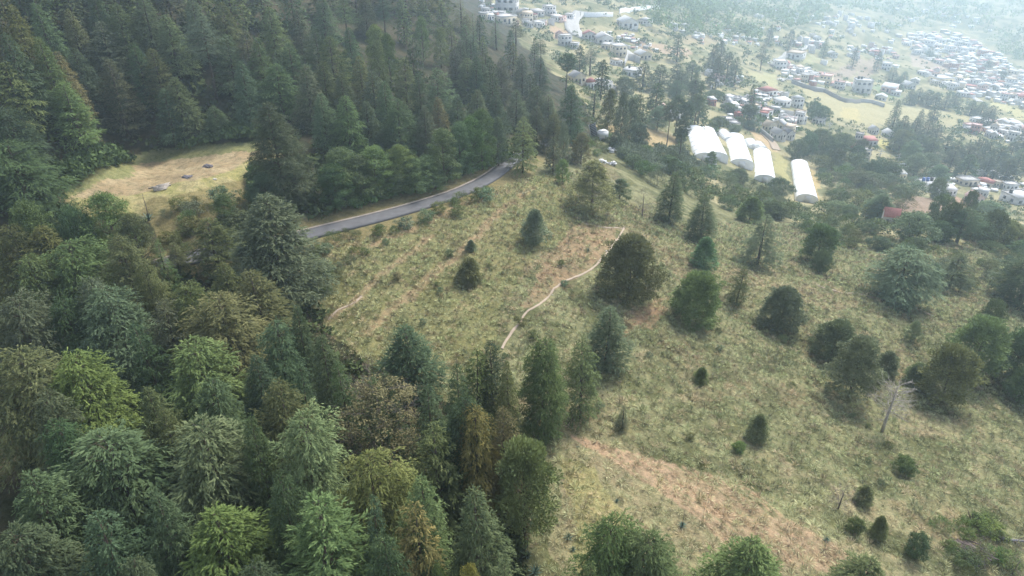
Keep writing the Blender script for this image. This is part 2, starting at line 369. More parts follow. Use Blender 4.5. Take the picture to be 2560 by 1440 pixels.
M['concrete'] = plain("concrete", (.45, .44, .41), (.32, .31, .29), 1.0, .8, .2)
ribbon("road", road_l, 2.0, M['asphalt'], .09)
ribbon("road_edge", road_l, .2, M['verge'], .13, off=1.09, wob=.5)
ribbon("path", polyline([(1255,872),(1275,838),(1300,808),(1312,786),(1350,760),(1385,722),(1420,700),(1460,684),(1500,652),(1530,615),(1558,575),(1560,564)], .4), .21, M['dirt'], .07, flat=False, wob=.45)
ribbon("path", polyline([(1455,556),(1490,565),(1530,569),(1556,571)], .4), .25, M['dirt'], .06, flat=False, wob=.6)
ribbon("path", polyline([(2040,712),(2080,725),(2140,733),(2200,748),(2260,762),(2330,790)], .5), .3, M['dirt'], .07, flat=False, wob=.6)
ribbon("path", polyline([(820,800),(845,775),(880,760),(905,740)], .4), .18, M['dirt'], .07, flat=False, wob=.6)
ribbon("road", polyline([(1452,30),(1432,50),(1430,68),(1440,84),(1475,97),(1530,118),(1570,140)], 3), 8, M['concrete'], .4)
ribbon("road", polyline([(1925,162),(1960,142),(1985,132),(2012,120),(2020,95)], 3), 4, M['concrete'], .4)
ribbon("road", polyline([(1950,202),(1970,198),(1990,205),(2020,218),(2060,222)], 3), 4, M['concrete'], .3)
ribbon("road", polyline([(2225,398),(2250,420),(2290,440),(2330,462),(2375,480)], 2), 3.2, M['dirt'], .2, flat=False)
ribbon("road", polyline([(1880,320),(1900,330),(1925,350),(1940,375)], 2), 3.2, M['dirt'], .2, flat=False)
ribbon("road", polyline([(2375,195),(2390,215),(2415,230),(2450,255)], 3), 4, M['concrete'], .4)
ribbon("road", polyline([(2515,180),(2530,200),(2525,220),(2500,245)], 3), 5, M['concrete'], .4)

# ---------------------------------------------------------------- foliage generators
def norm(a): return a / (np.linalg.norm(a, axis=-1, keepdims=True) + 1e-9)
def leaves(P_, D, Nn, L, Wd, vary):
    """diamond-shaped sprays: at P_, along D, facing Nn"""
    S = norm(np.cross(D, Nn)); L, Wd = L[:, None], Wd[:, None]; U = norm(np.cross(S, D))
    V = np.stack([P_, P_ + D * L * .45 + S * Wd * .5, P_ + D * L - U * L * .12, P_ + D * L * .45 - S * Wd * .5], 1)
    n_ = len(P_); Q = np.arange(n_ * 4).reshape(n_, 4)
    return V.reshape(-1, 3), Q, np.repeat(vary, 4)
def conifer(seed, H=13.0, Rm=3.6, nb=210, dens=26, prof='cone', droop=.5, bare=.06, leaf=.34, up=.25, irr=.25, flat_=.35, lw=1.0):
    r = np.random.default_rng(seed); VV, QQ, AA, LS = [], [], [], []; n0 = 0
    lob = r.uniform(-1, 1, (3, 2))
    trunk = MB(); trunk.tube([(0,0,-1.2),(0,0,H*.3),(.05,.03,H*.65),(0,0,H*.96)], [.26,.2,.11,.02], 7)
    for i in range(nb):
        t_ = bare + (1 - bare) * ((i + r.random()) / nb) ** .92
        if t_ > .985: t_ = .985
        q = (t_ - bare) / (1 - bare)
        if prof == 'cone': pr = (1 - q) ** .72 * min(1, .55 + q * 3.2)
        elif prof == 'dome': pr = (1 - q ** 1.9) ** .62 * min(1, .6 + q * 2.2)
        elif prof == 'spire': pr = (1 - q) ** .95 * min(1, .7 + q * 2.5)
        else: pr = (1 - q) ** .48 * min(1, .45 + q * 1.9)
        az = i * 2.39996 + r.normal(0, .3)
        az_l = sum(.5 * irr * math.sin((k + 1) * az + 6 * lob[k, 0] + lob[k, 1] * 3 * q) for k in range(3))
        L = max(.22, Rm * pr * (1 + az_l) * r.uniform(1 - irr * 1.3, 1.08))
        z0 = H * t_; dx, dy = math.cos(az), math.sin(az); d = np.array([dx, dy, 0]); s_ = np.array([-dy, dx, 0])
        a_up = up * (0.4 + 1.5 * q) + r.normal(0, .08); dr_ = droop * r.uniform(.6, 1.3)
        def P3(s): return d * (s * L)[:, None] + np.array([0, 0, 1.0]) * (z0 + L * (a_up * s - dr_ * s ** 2.3 * .5))[:, None]
        m = max(10, int(L * dens)); nk = max(4, int(m / 9)); ci = r.integers(0, nk, m)
        sc_ = (r.uniform(.12, 1, nk) ** .8); sdc = r.uniform(-1, 1, nk); s, side = sc_[ci], sdc[ci]; along = r.uniform(0, 1, m)   # fronds: leaves strung along side twigs
        wdt = flat_ * L * (1.02 - s) ** .75 + .14; fl = (.30 + .28 * min(1, L / 2.5)) * r.uniform(.7, 1.3, nk)[ci]
        lat = side * wdt
        P_ = P3(s) + s_ * lat[:, None]; P_[:, 2] += -np.abs(lat) * .35 * (droop + .2) + r.normal(0, .09, nk)[ci]
        ln = leaf * r.uniform(.65, 1.3, m) * (0.75 + .25 * min(1, L / 2)) * (1.15 - .4 * along)
        T_ = d * (.9 - .4 * np.abs(side))[:, None] + s_ * (side * .9)[:, None]; T_[:, 2] = a_up * .6 - dr_ * (.1 + .6 * s); T_ = norm(T_ + r.normal(0, .2, (nk, 3))[ci])
        P_ = P_ + T_ * (along * fl)[:, None]; P_[:, 2] -= .3 * droop * fl * along ** 2
        D = norm(T_ + r.normal(0, .3, (m, 3)) - np.array([0, 0, .35 * droop]) * along[:, None])
        Nn = norm(np.array([0, 0, 1.]) + d * .35 + r.normal(0, .3, (m, 3)))
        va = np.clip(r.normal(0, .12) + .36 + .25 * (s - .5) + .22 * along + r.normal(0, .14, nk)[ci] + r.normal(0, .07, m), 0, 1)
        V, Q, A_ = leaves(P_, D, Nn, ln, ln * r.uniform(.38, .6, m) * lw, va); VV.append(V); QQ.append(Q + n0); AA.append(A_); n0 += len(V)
        if i % 3 == 0: trunk.tube(P3(np.array([0, .4, .85])), [.02 + .012 * L, .01 + .008 * L, .008], 3, cap=False)
    k = 26; top = np.array([0, 0, H]); P_ = np.c_[r.normal(0, .05, k), r.normal(0, .05, k), H - r.uniform(0, .9, k)]
    D = norm(np.c_[r.normal(0, .5, k), r.normal(0, .5, k), r.uniform(.3, 1, k)]); V, Q, A_ = leaves(P_, D, norm(r.normal(0, 1, (k, 3))), np.full(k, leaf), np.full(k, leaf * .4), np.full(k, .7)); VV.append(V); QQ.append(Q + n0); AA.append(A_)
    return np_mesh("conifer_crown", np.concatenate(VV), [np.concatenate(QQ)], [M['needle']], attr=np.concatenate(AA)), trunk.mesh("conifer_trunk", M['bark'], True)
def puffy(seed, H, Rm, n_p, per, z0, shape='dome', pr=.5, leaf=.3, wl=.4, mode='radial', mat='leaf', gap=0.0, limbs=14, tr=.2, stems=1):
    """crown of many leaf clumps set on limbs"""
    r = np.random.default_rng(seed); VV, QQ, AA = [], [], []; n0 = 0; tk = MB()
    ph = r.uniform(0, 6.28, 4); cs = []
    for i in range(n_p):
        q = ((i + .5) / n_p) ** .85; az = i * 2.39996 + r.normal(0, .4)
        if shape == 'dome': pf = math.sqrt(max(0, 1 - (q * 1.15 - .18) ** 2)) if q > .15 else .85 + q
        elif shape == 'column': pf = min(1, .75 + q) * (1 - q ** 3.2) ** .6
        elif shape == 'cone': pf = (1 - q) ** .65 * min(1, .6 + 2.5 * q)
        else: pf = math.sqrt(max(0, 1 - (2 * q - 1) ** 2 * .97))
        lob = 1 + .17 * math.sin(2 * az + ph[0] + 4 * q) + .15 * math.sin(3 * az + ph[1] - 7 * q) + .08 * math.sin(5 * az + 11 * q)
        rr = Rm * pf * lob * r.uniform(.62, 1.05) * (1 if r.random() > .16 else .5)
        if r.random() < gap: continue
        cs.append((rr * math.cos(az), rr * math.sin(az), z0 + (H - z0) * q + r.normal(0, .1), pr * r.uniform(.7, 1.35)))
    for cx, cy, cz, cr in cs:
        U = norm(r.normal(0, 1, (per, 3))); U[:, 2] = np.abs(U[:, 2]) * np.where(r.random(per) < .75, 1, -1); rad = cr * r.uniform(.25, 1, per) ** .6
        P_ = np.array([cx, cy, cz]) + U * rad[:, None] * np.array([1, 1, .75])
        out = norm(np.array([cx, cy, (cz - (z0 + H) / 2) * .7]) + 1e-3)
        if mode == 'radial': D = norm(U + out * .6 + np.array([0, 0, .25]) + r.normal(0, .3, (per, 3)))
        elif mode == 'hang': D = norm(U * .6 + out * .3 + np.array([0, 0, -.9]) + r.normal(0, .3, (per, 3)))
        else: D = norm(r.normal(0, 1, (per, 3)) + out * .5)
        Nn = norm(U + np.array([0, 0, .6]) + r.normal(0, .5, (per, 3))); ln = leaf * r.uniform(.6, 1.3, per)
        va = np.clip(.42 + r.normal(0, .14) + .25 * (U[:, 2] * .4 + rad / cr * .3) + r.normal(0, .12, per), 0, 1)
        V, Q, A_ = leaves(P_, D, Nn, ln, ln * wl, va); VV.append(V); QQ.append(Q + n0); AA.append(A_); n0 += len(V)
    for s in range(stems):
        a_ = 2.1 * s + ph[2]; sp_ = 0 if stems == 1 else Rm * .45
        tk.tube([(0,0,-1),(sp_*.3*math.cos(a_),sp_*.3*math.sin(a_),z0*.6+H*.1),(sp_*math.cos(a_),sp_*math.sin(a_),H*.85)], [tr, tr * .75, tr * .15], 6)
    for k in range(min(limbs, len(cs))):
        cx, cy, cz, cr = cs[(k * 7919) % len(cs)]; b0 = max(z0 * .7, cz - math.hypot(cx, cy) * .8)
        tk.tube([(0, 0, b0), (cx * .5, cy * .5, (b0 + cz) / 2 + .1), (cx, cy, cz)], [tr * .4, tr * .25, .015], 4, cap=False)
    return np_mesh("leafy_crown", np.concatenate(VV), [np.concatenate(QQ)], [M[mat]], attr=np.concatenate(AA)), tk.mesh("leafy_trunk", M['bark'], True)
def bare_tree(seed, H, Rm, n_l=26, r0=.14, mat='twig', z0=.15, depth=2, lean=0, up=.6, twig=.012, cone=False):
    r = np.random.default_rng(seed); m = MB(); tk = MB()
    lx = lean * H; pts = [(0,0,-.8),(lx*.3,0,H*.35),(lx*.7,0.05,H*.7),(lx,0,H)]
    tk.tube(pts, [r0, r0*.8, r0*.5, r0*.12], 7)
    def grow(p, d, L, rad, lev):
        q1 = p + d * L * .5 + r.normal(0, .05 * L, 3); q2 = q1 + norm(d + r.normal(0, .25, 3) + np.array([0, 0, .12])) * L * .5
        m.tube([p, q1, q2], [rad, rad * .65, rad * .25], 3, cap=False)
        if lev > 0:
            for k in range(5 if lev > 1 else 4):
                t_ = r.uniform(.3, 1); b_ = p + (q1 - p) * min(1, t_ * 2) if t_ < .5 else q1 + (q2 - q1) * (t_ * 2 - 1)
                grow(b_, norm(d + r.normal(0, .55, 3)), L * r.uniform(.3, .55), max(rad * .5, twig * .6), lev - 1)
    for i in range(n_l):
        t_ = z0 + (1 - z0) * (i + r.random()) / n_l; az = i * 2.4 + r.normal(0, .3); x = np.interp(t_, [0,.35,.7,1], [0,lx*.3,lx*.7,lx])
        L = Rm * ((1 - t_) ** .6 * .9 + .12 if cone else (1 - (t_ - .45) ** 2 * 2.2) ** .5 if abs(t_ - .45) < .65 else .3) * r.uniform(.7, 1.1)
        grow(np.array([x, 0, t_ * H]), norm(np.array([math.cos(az), math.sin(az), up * r.uniform(.5, 1.4)])), L, max(r0 * .28 * (1.1 - t_), twig), depth)
    return m.mesh("bare_branches", M[mat]), tk.mesh("bare_trunk", M[mat], True)
def blob_cloud(cs, per, leaf, seed, mat, cols=None, flatn=.7, wl=.6):
    """many leaf clumps (x, y, z, radius) as one mesh"""
    r = np.random.default_rng(seed); cs = np.asarray(cs); n_ = len(cs); c = np.repeat(cs, per, 0); k = len(c)
    U = norm(r.normal(0, 1, (k, 3))); U[:, 2] = np.abs(U[:, 2]); P_ = c[:, :3] + U * (c[:, 3] * r.uniform(.5, 1, k))[:, None] * np.array([1, 1, flatn])
    D = norm(U * .6 + r.normal(0, .6, (k, 3))); ln = leaf * c[:, 3] * r.uniform(.6, 1.4, k)
    va = np.clip(np.repeat(r.normal(.45, .2, n_), per) + r.normal(0, .13, k), 0, 1)
    V, Q, A_ = leaves(P_ - D * ln[:, None] * .5, D, norm(U + r.normal(0, .4, (k, 3))), ln, ln * wl, va)
    return V, Q, A_

# ---------------------------------------------------------------- tree kinds
def kit(fn, n_, R_, H_, **kw): return [(*fn(s, H=H_, Rm=R_, **kw), R_, H_) for s in n_]
K = {
 'c': [(*conifer(s_, prof='cone', nb=nb_, dens=72, leaf=.25, lw=.55, droop=dp, up=up_, irr=ir), 3.6, 13) for s_, nb_, dp, up_, ir in ((1, 270, .5, .25, .15), (2, 240, .75, .3, .2), (3, 260, .6, .35, .17), (4, 220, .4, .4, .24))],
 'd': [(*conifer(s_, H=12, Rm=4.2, prof=pf_, nb=nb_, dens=76, leaf=.25, lw=.55, droop=dp, up=up_, irr=ir), 4.2, 12) for s_, pf_, nb_, dp, up_, ir in ((5, 'mid', 290, .7, .25, .2), (6, 'mid', 240, .95, .35, .26), (7, 'cone', 280, .75, .4, .22), (8, 'dome', 220, .9, .45, .3))],
 'a': [(*conifer(14, H=12, Rm=4.6, prof='cone', nb=320, dens=85, leaf=.23, lw=.62, droop=.45, up=.3, irr=.1), 4.6, 12)],
 's': [(*conifer(8, H=14, Rm=2.2, prof='spire', nb=170, dens=80, leaf=.19, lw=.65), 2.2, 14)],
 'w': [(*conifer(9, H=13, Rm=4, prof='cone', nb=95, droop=1.0, up=.55, dens=110, irr=.25, flat_=.2, leaf=.25, lw=.7), 4, 13), (*conifer(10, H=13, Rm=4, prof='cone', nb=110, droop=.85, up=.5, dens=105, irr=.3, flat_=.22, leaf=.25, lw=.7), 4, 13)],
 'n': [(*conifer(12, H=16, Rm=3.2, prof='cone', nb=150, bare=.42, irr=.35, dens=80, leaf=.2, lw=.6), 3.2, 16), (*conifer(13, H=16, Rm=3.2, prof='dome', nb=150, bare=.5, irr=.35, dens=80, leaf=.2, lw=.6), 3.2, 16)],
 'f': [(*conifer(21, prof='cone', nb=170, dens=16, leaf=.45, irr=.15), 3.6, 13), (*conifer(22, prof='cone', nb=160, dens=16, leaf=.45, irr=.22), 3.6, 13), (*conifer(23, H=12, Rm=3.8, prof='mid', nb=160, dens=16, leaf=.48, irr=.22), 3.8, 12)],
 'k': kit(puffy, (31,), 2.6, 16, n_p=90, per=60, z0=9.5, shape='ball', pr=.8, leaf=.42, wl=.35, mode='rand', mat='needle', tr=.2),
 'e': kit(puffy, (41, 42, 43), 3.0, 12, n_p=105, per=170, z0=.8, shape='column', pr=.85, leaf=.24, wl=.45, mode='rand', tr=.22),
 'p': kit(puffy, (51, 52), 3.4, 10, n_p=190, per=90, z0=1.6, shape='dome', pr=.75, leaf=.34, wl=.5, mode='radial', gap=.08, tr=.2),
 'o': kit(puffy, (61,), 3.1, 7, n_p=330, per=90, z0=.25, shape='dome', pr=.5, leaf=.26, wl=.42, mode='radial', mat='needle', tr=.2),
 'q': kit(puffy, (71, 72), 2.0, 6, n_p=170, per=80, z0=.2, shape='cone', pr=.45, leaf=.24, wl=.4, mode='radial', mat='needle', tr=.12),
 'g': kit(puffy, (81, 82), 3.0, 5.5, n_p=150, per=80, z0=.3, shape='ball', pr=.65, leaf=.26, wl=.5, mode='rand', tr=.16, stems=2),
 'b': [(*bare_tree(91, 11, 3.2, 40, depth=2, mat='twig'), 3.2, 11)],
 'x': [(*bare_tree(92, 8, 2.8, 60, r0=.22, mat='deadwood', z0=.4, lean=0, depth=1, up=.35, twig=.042), 2.4, 8)],
 'y': [(*bare_tree(93, 6, 2.2, 30, r0=.1, mat='twig', depth=2, z0=.1), 2.2, 6)],
}
# sparse brown foliage for the two dying trees
_v, _t = puffy(95, 11, 3.2, 150, 55, 1.6, shape='dome', pr=.6, leaf=.2, wl=.45, mode='rand', mat='leaf', gap=.05, limbs=0)
K['z'] = [(_v, K['b'][0][1], 3.2, 11)]
_v2, _ = puffy(96, 11, 3.2, 170, 90, .8, shape='cone', pr=.6, leaf=.22, wl=.45, mode='rand', mat='leaf', limbs=0)
K['Z'] = [(_v2, K['b'][0][1], 3.2, 11)]
NM = {'a': ('conifer_tree', 'full conical conifer'), 'c': ('conifer_tree', 'conifer'), 'd': ('conifer_tree', 'broad conifer'), 's': ('conifer_tree', 'slim conifer'), 'w': ('conifer_tree', 'drooping conifer'),
      'n': ('conifer_tree', 'bare-stemmed conifer'), 'f': ('conifer_tree', 'conifer'), 'k': ('pine_tree', 'bare-stemmed pine'), 'e': ('broadleaf_tree', 'dense rounded tree'),
      'p': ('pine_tree', 'tufted pine'), 'o': ('pine_tree', 'dome-shaped pine'), 'q': ('pine_tree', 'bushy young pine'), 'g': ('broadleaf_tree', 'round leafy tree'), 'b': ('bare_tree', 'leafless tree'),
      'x': ('dead_tree', 'bleached dead tree'), 'y': ('bare_tree', 'leafless tree'), 'z': ('broadleaf_tree', 'half-bare tree'), 'Z': ('broadleaf_tree', 'dying tree')}
TN = {'.': ('deep green', (1, 1, 1)), 'O': ('olive green', (1.16, 1.08, .86)), 'Y': ('yellow-green', (1.28, 1.2, .84)), 'B': ('bright green', (1.06, 1.15, .88)), 'D': ('blackish green', (.72, .8, .8)),
      'U': ('blue-green', (.9, 1.04, 1.08)), 'R': ('brownish green', (1.28, 1.08, .9)), 'X': ('orange-brown', (2.0, 1.4, .9)), 'P': ('pale green', (1.35, 1.33, 1.2)), 'T': ('tan', (1.75, 1.4, 1.05)),
      'G': ('grey-green', (1.35, 1.3, 1.6)), 'V': ('purplish brown', (1.4, 1.12, 1.25)), 'M': ('reddish brown', (1.9, 1.35, 1.35))}
ORD = ['first','second','third','fourth','fifth','sixth','seventh','eighth','ninth','tenth','eleventh','twelfth','thirteenth','fourteenth','fifteenth','sixteenth','seventeenth','eighteenth','nineteenth','twentieth','twenty-first','twenty-second','twenty-third','twenty-fourth','twenty-fifth','twenty-sixth','twenty-seventh','twenty-eighth']
TENS = {3: 'thirt', 4: 'fort', 5: 'fift', 6: 'sixt', 7: 'sevent', 8: 'eight', 9: 'ninet'}
def nth(i):
    if i < 20: return ORD[i]
    a_, b_ = divmod(i + 1, 10); return ({2: 'twentieth'}.get(a_) or TENS[a_] + 'ieth') if b_ == 0 else ('twenty' if a_ == 2 else TENS[a_] + 'y') + '-' + ORD[b_ - 1]
def fit(c):                       # true half-width and height of a crown
    n_ = len(c[0].vertices); v = np.empty(n_ * 3, np.float32); c[0].vertices.foreach_get("co", v); v = v.reshape(-1, 3)
    return (c[0], c[1], float(np.percentile(np.abs(v[:, 0]), 99.3)), float(v[:, 2].max()))
K = {k: [fit(c) for c in v] for k, v in K.items()}
BRANCHES = K['b'][0][0]
LOWRES = {'c': 'f', 'd': 'f'}
def plant(kind, u, vt, wpx, tint='.', h=13.0, vb=None, label=None, group=None, cat='tree', name=None, jit=True):
    """a tree whose top shows at photo pixel (u, vt); vb = pixel row of its foot, else its height h in metres"""
    if vb is not None:
        x, y = hit(u, vb); z = float(gz(x, y)); d = ray(u, vt); h = float(d[2] / math.hypot(d[0], d[1]) * math.hypot(x, y) - z)
    else:
        x, y = hit(u, vt, h); z = float(gz(x, y))
    dep = float(project((x, y, z + h * .6))[2]); rad = (.93 if group == FOREST else 1.16) * wpx / 2 * dep / F
    kk = LOWRES.get(kind, kind) if wpx < 62 else kind
    cr, tk, R0, H0 = rnd.choice(K[kk]); sx, sz = rad / R0, h / H0
    k = sx if kk in 'xyb' else sx
    base = TN[tint][1]; jt = [1 + rnd.uniform(-.1, .1) for _ in range(3)] if jit else (1, 1, 1); br = (rnd.uniform(.75, 1.45) if group == FOREST else rnd.uniform(.86, 1.14)) * (.97 if group == LOWF else 1.0) * (1.4 if kind in 'opq' else 1)
    cl = tuple(b * j * br for b, j in zip(base, jt))
    nm = name or NM[kind][0]
    root = thing(nm, label, cat, (x, y, z - .05), rnd.uniform(0, 6.28), group, (k, k * rnd.uniform(.93, 1.07), sz), (rnd.uniform(-.03, .03), rnd.uniform(-.03, .03)))
    obj('crown', cr, root, cl); obj('trunk', tk, root)
    if kk in 'zZ': obj('branches', BRANCHES, root)
    return root
def rows(data):
    for phrase, group, h, kd, items in data:
        L = []
        for it in items.split(';'):
            f = it.split(); u, v, w_ = int(f[0]), int(f[1]), int(f[2]); kind, tint, vb, hh = kd, None, None, None
            for x in f[3:]:
                if x[0] == '=': vb = int(x[1:])
                elif x[0] == '^': hh = float(x[1:])
                elif x in TN: tint = x
                else: kind = x
            L.append((u, v, w_, kind, tint, vb, hh))
        L.sort(key=lambda q: q[0])
        for i, (u, v, w_, kind, tint, vb, hh) in enumerate(L):
            if tint is None: tint = rnd.choice('....BOUD' if group != 'trees on the meadow' else '...O')
            lb = f"{TN[tint][0]} {NM[kind][1]} {phrase}" + (f", {nth(i)} from left" if len(L) > 1 else "")
            plant(kind, u, v, w_, tint, hh or h * rnd.uniform(.93, 1.07), vb, lb, group)
FOREST = 'conifers of the hillside forest'; LOWF = 'trees of the forest below the road'; MEADOW = 'trees on the meadow'; MID = 'dark trees below the meadow'; TOWN = 'trees among the houses'
rows([
 ('cut off by the upper edge', FOREST, 9.5, 'f', "-20 -60 98;60 -80 98;150 -70 98;235 -90 98;320 -75 98;400 -85 98;480 -80 98;560 -70 98;640 -60 98;720 -60 98;800 -70 98;880 -70 98;950 -70 98;1010 -62 98;1060 -60 98;1100 -58 98"),
 ('highest on the hill', FOREST, 9.5, 'f', "0 -140 92;90 -160 92;190 -150 92;280 -160 92;370 -150 92;450 -160 92;540 -150 92;620 -140 92;700 -140 92;790 -140 92;870 -130 92"),
 ('at the top edge of the hillside', FOREST, 9.5, 'c', "30 12 100 R;92 6 90;168 20 82 R;228 -22 90 D;285 6 118 B;350 -18 100;413 34 115 ;470 -14 90;550 4 100 R;611 74 100;672 14 105 O;742 18 90;800 -8 88 D;858 -14 80 n;908 -18 72;955 -12 60 n;1005 -4 60;1058 -8 55;1105 -4 50 ;1152 -8 58 R s"),
 ('in the second hillside tier', FOREST, 9.5, 'c', "1175 90 64;1188 140 62 D;1165 60 60;1198 36 52 D;1215 112 52;1150 98 62;1225 140 54 D;18 78 112 D;100 88 100;140 126 95 R;185 116 100;248 50 110 .;336 106 92 B;380 120 90;497 36 112 n U ^12;562 84 100 D;640 92 96;720 106 100;786 70 90 D;822 88 98 O;872 66 80 D;934 57 68 e Y;968 78 56 e O;942 97 50 e O;1028 98 60 D;1052 37 48 e P;1098 64 52 P e;1128 52 50;1162 36 50 n R;1203 86 52 B;1240 32 40 s U;1182 32 30 s U;1290 44 66 n D;1336 92 40 U;1275 74 50 U"),
 ('in the third hillside tier', FOREST, 9, 'c', "758 158 105;805 150 92 O;852 182 92 .;900 138 92 O;930 172 90 D;962 200 88 D;1008 142 78 R;1048 182 78 D;1092 167 90 .;1136 116 72;1169 143 98 B;1208 150 62;1232 182 60 D;1253 143 62;1282 106 52 R;1307 133 66;1350 143 62 D;1326 180 60;1354 98 46 D n;600 150 100 D"),
 ('in the front tier above the road', FOREST, 7.6, 'c', "802 230 90 D;860 238 122 B;915 250 90 D;990 245 132 .;1060 262 76 D;1092 240 84 R;1140 236 88 D;1190 222 80 .;1240 230 76 U;1290 224 72 ;1342 212 74 .;1372 236 68;1431 207 82 D d ^11;1488 214 50 s D;1345 262 70 .;1385 282 76 c R;1307 289 102 w B =432;1412 300 40 e G"),
 ('directly behind the clearing', FOREST, 8.5, 'c', "70 142 150 O w =340;208 197 124 B =368;322 140 106 . =345;470 187 112 O =338;685 157 152 B;548 262 80 D =338;404 220 80 D;270 190 90 D n"),
 ('standing alone between the clearing and the road', FOREST, 13, 'c', "718 246 172 a . =508"),
 ('in the bright row beside the road', 'rounded trees beside the road', 9, 'e', "846 402 92 D =520;867 364 104 . =505;905 384 84 . =500;941 361 98 B =490;1008 358 80 B =480;1040 392 76 . =482;1068 384 74 B =472;1112 318 84 B =460;1150 300 66 U =438;1182 285 74 B =430;1206 268 72 B =425;1246 288 52 . =415;1085 412 60 . =470;975 420 80 . =492"),
 ('near the end of the road', FOREST, 6, 'e', "1406 396 42 B =458;1382 340 60 c . =436;1452 330 60 R =410;1440 300 56 c D =400"),
 ('at the far-left edge by the clearing', LOWF, 9, 'd', "8 266 120 D;12 348 190 D;50 497 104 e B;20 556 104 R;168 497 66 g U"),
 ('between the clearing and the lower road', LOWF, 9, 'e', "249 475 118 B ^8;322 530 86 . ^6;575 478 62 B =590 ^5;655 428 80 D ^5;413 632 80 w R =745;433 594 52 s B =740;551 540 148 w O =690;455 600 70 w O =690;590 520 70 g . =590"),
 ('large dark one beside the road', LOWF, 13, 'd', "706 476 232 a . =756"),
 ('in the upper left-forest tier', LOWF, 8.5, 'd', "107 560 142 R;292 587 132 O;165 601 195 B;67 635 104 B;470 695 106 O;551 648 100 R;632 671 152 O c;220 690 110 .;350 655 100 O"),
 ('in the middle left-forest tier', LOWF, 9, 'd', "30 739 205 .;269 718 178 U;396 742 128 w .;551 735 210 R;740 764 84 D c;150 740 110 D;680 800 130 D;345 800 110 D w"),
 ('in the broad left-forest tier', LOWF, 10, 'd', "34 866 245 P;188 876 178 Y;487 853 205 O;813 835 124 c D;850 895 104 w B;640 880 120 D c;370 960 120 R;100 980 130 .;935 940 90 w .;740 900 90 D c"),
 ('in the lower left-forest tier', LOWF, 10.5, 'd', "265 1078 300 .;524 950 145 .;690 945 182 R;497 1054 255 .;749 1034 235 P;403 1020 118 R;60 1175 235 D;620 1040 110 D;150 1040 140 D"),
 ('at the bottom left-forest edge', LOWF, 10.5, 'd', "386 1229 155 U;544 1262 295 Y;796 1239 285 B c;20 1330 250 D;235 1290 250 D w;917 1131 235 Y;920 1238 105 w U;1035 1245 168 w T;1050 1180 145 P;1193 1215 182 c .;1100 1405 66 e B ^9;1172 1402 80 e X ^9;1253 1392 104 w P ^9;690 1190 120 D;960 1350 120 D;640 1400 150 D;330 1390 140 D"),
 ('in the front tongue of the forest', LOWF, 9.5, 'd', "930 955 205 z V;1068 955 108 w .;1092 1058 190 w O;1189 1015 120 d X;1170 985 130 D;970 928 84 c .;1310 1094 152 p P =1340 ^10;1260 1010 90 c R"),
 ("at the meadow's lower edge", LOWF, 9, 'c', "1030 816 150 D =1000;1190 872 142 w O;1232 850 92 c D;1357 842 126 d B =1078;1450 834 104 w R =1045;1514 768 104 c . =925;1140 900 100 w .;1275 900 80 R"),
 ('at the bottom edge of the meadow', LOWF, 8, 'w', "1540 1296 190 d B ^8;1625 1330 180 d B ^7.5;1890 1353 225 d B ^7.5;2180 1403 210 d B ^7;1470 1400 90 O ^7;1770 1425 110 O ^7"),
])
rows([
 ('half bare on the open meadow', MEADOW, 5, 'q', "1335 520 56 G =606"),
 ('tiny one by the long furrow', MEADOW, 3, 'q', "1178 597 26 . =627"),
 ('alone in the middle of the meadow', MEADOW, 4, 'q', "1175 644 58 R =701"),
 ('the largest on the meadow, beside the dirt path', MEADOW, 7, 'o', "1570 582 134 O =738"),
 ("in the upper line across the meadow", MEADOW, 7, 'q', "1478 396 110 Z M =527;1547 445 52 e . =512;1605 462 62 y G =545;1671 428 70 c U =552;1750 488 78 c . =602;1757 590 60 q U =670;1872 490 62 q O =556;1893 530 104 w G =662"),
 ("in the middle line across the meadow", MEADOW, 7, 'q', "1735 675 120 o O =798;1840 662 62 w O =762;1950 712 94 o . =815;2040 555 88 p D =652;2047 622 48 g . =680;2193 480 78 c D =548;2278 525 74 g G =606;2390 512 104 n D =608;2345 548 52 g D =606;2197 588 46 g U =628"),
 ('on the far right slope', MEADOW, 7, 'd', "2237 612 130 G =748;2372 625 92 w . =722;2322 650 60 w U =712;2275 795 36 e G =856;2428 773 130 p B =935;2472 738 56 g . =816;2542 636 125 d D =765;2520 810 112 p . =962;2545 900 84 p . =1002;2590 840 90 p U =990"),
 ('low on the right slope', MEADOW, 7, 'p', "2076 795 106 o . =893;2120 828 106 p G =992;2210 872 54 q . =932;2350 848 134 p O =1003;2285 900 60 q . =960;1890 1030 54 q P =1100;1750 915 38 q O =955;2258 1138 56 g B =1182;2155 1208 42 q P =1257;2285 1322 58 g U =1392;2135 1288 36 g B =1330;1845 1104 28 g B =1127;1555 1012 32 s . =1072;2190 1280 40 q O =1345"),
 ('bleached trunk with ragged limbs', MEADOW, 7, 'x', "2205 936 100 x G =1078"),
 ('on the dry grass', MEADOW, 3, 'y', "2095 1203 84 G =1272"),
 ('at the lower right corner', MEADOW, 3, 'y', "2530 1372 62 G =1436;2440 1340 70 G =1400"),
 ('thin one in front of the forest tongue', MEADOW, 3, 'y', "933 868 30 R =935"),
])
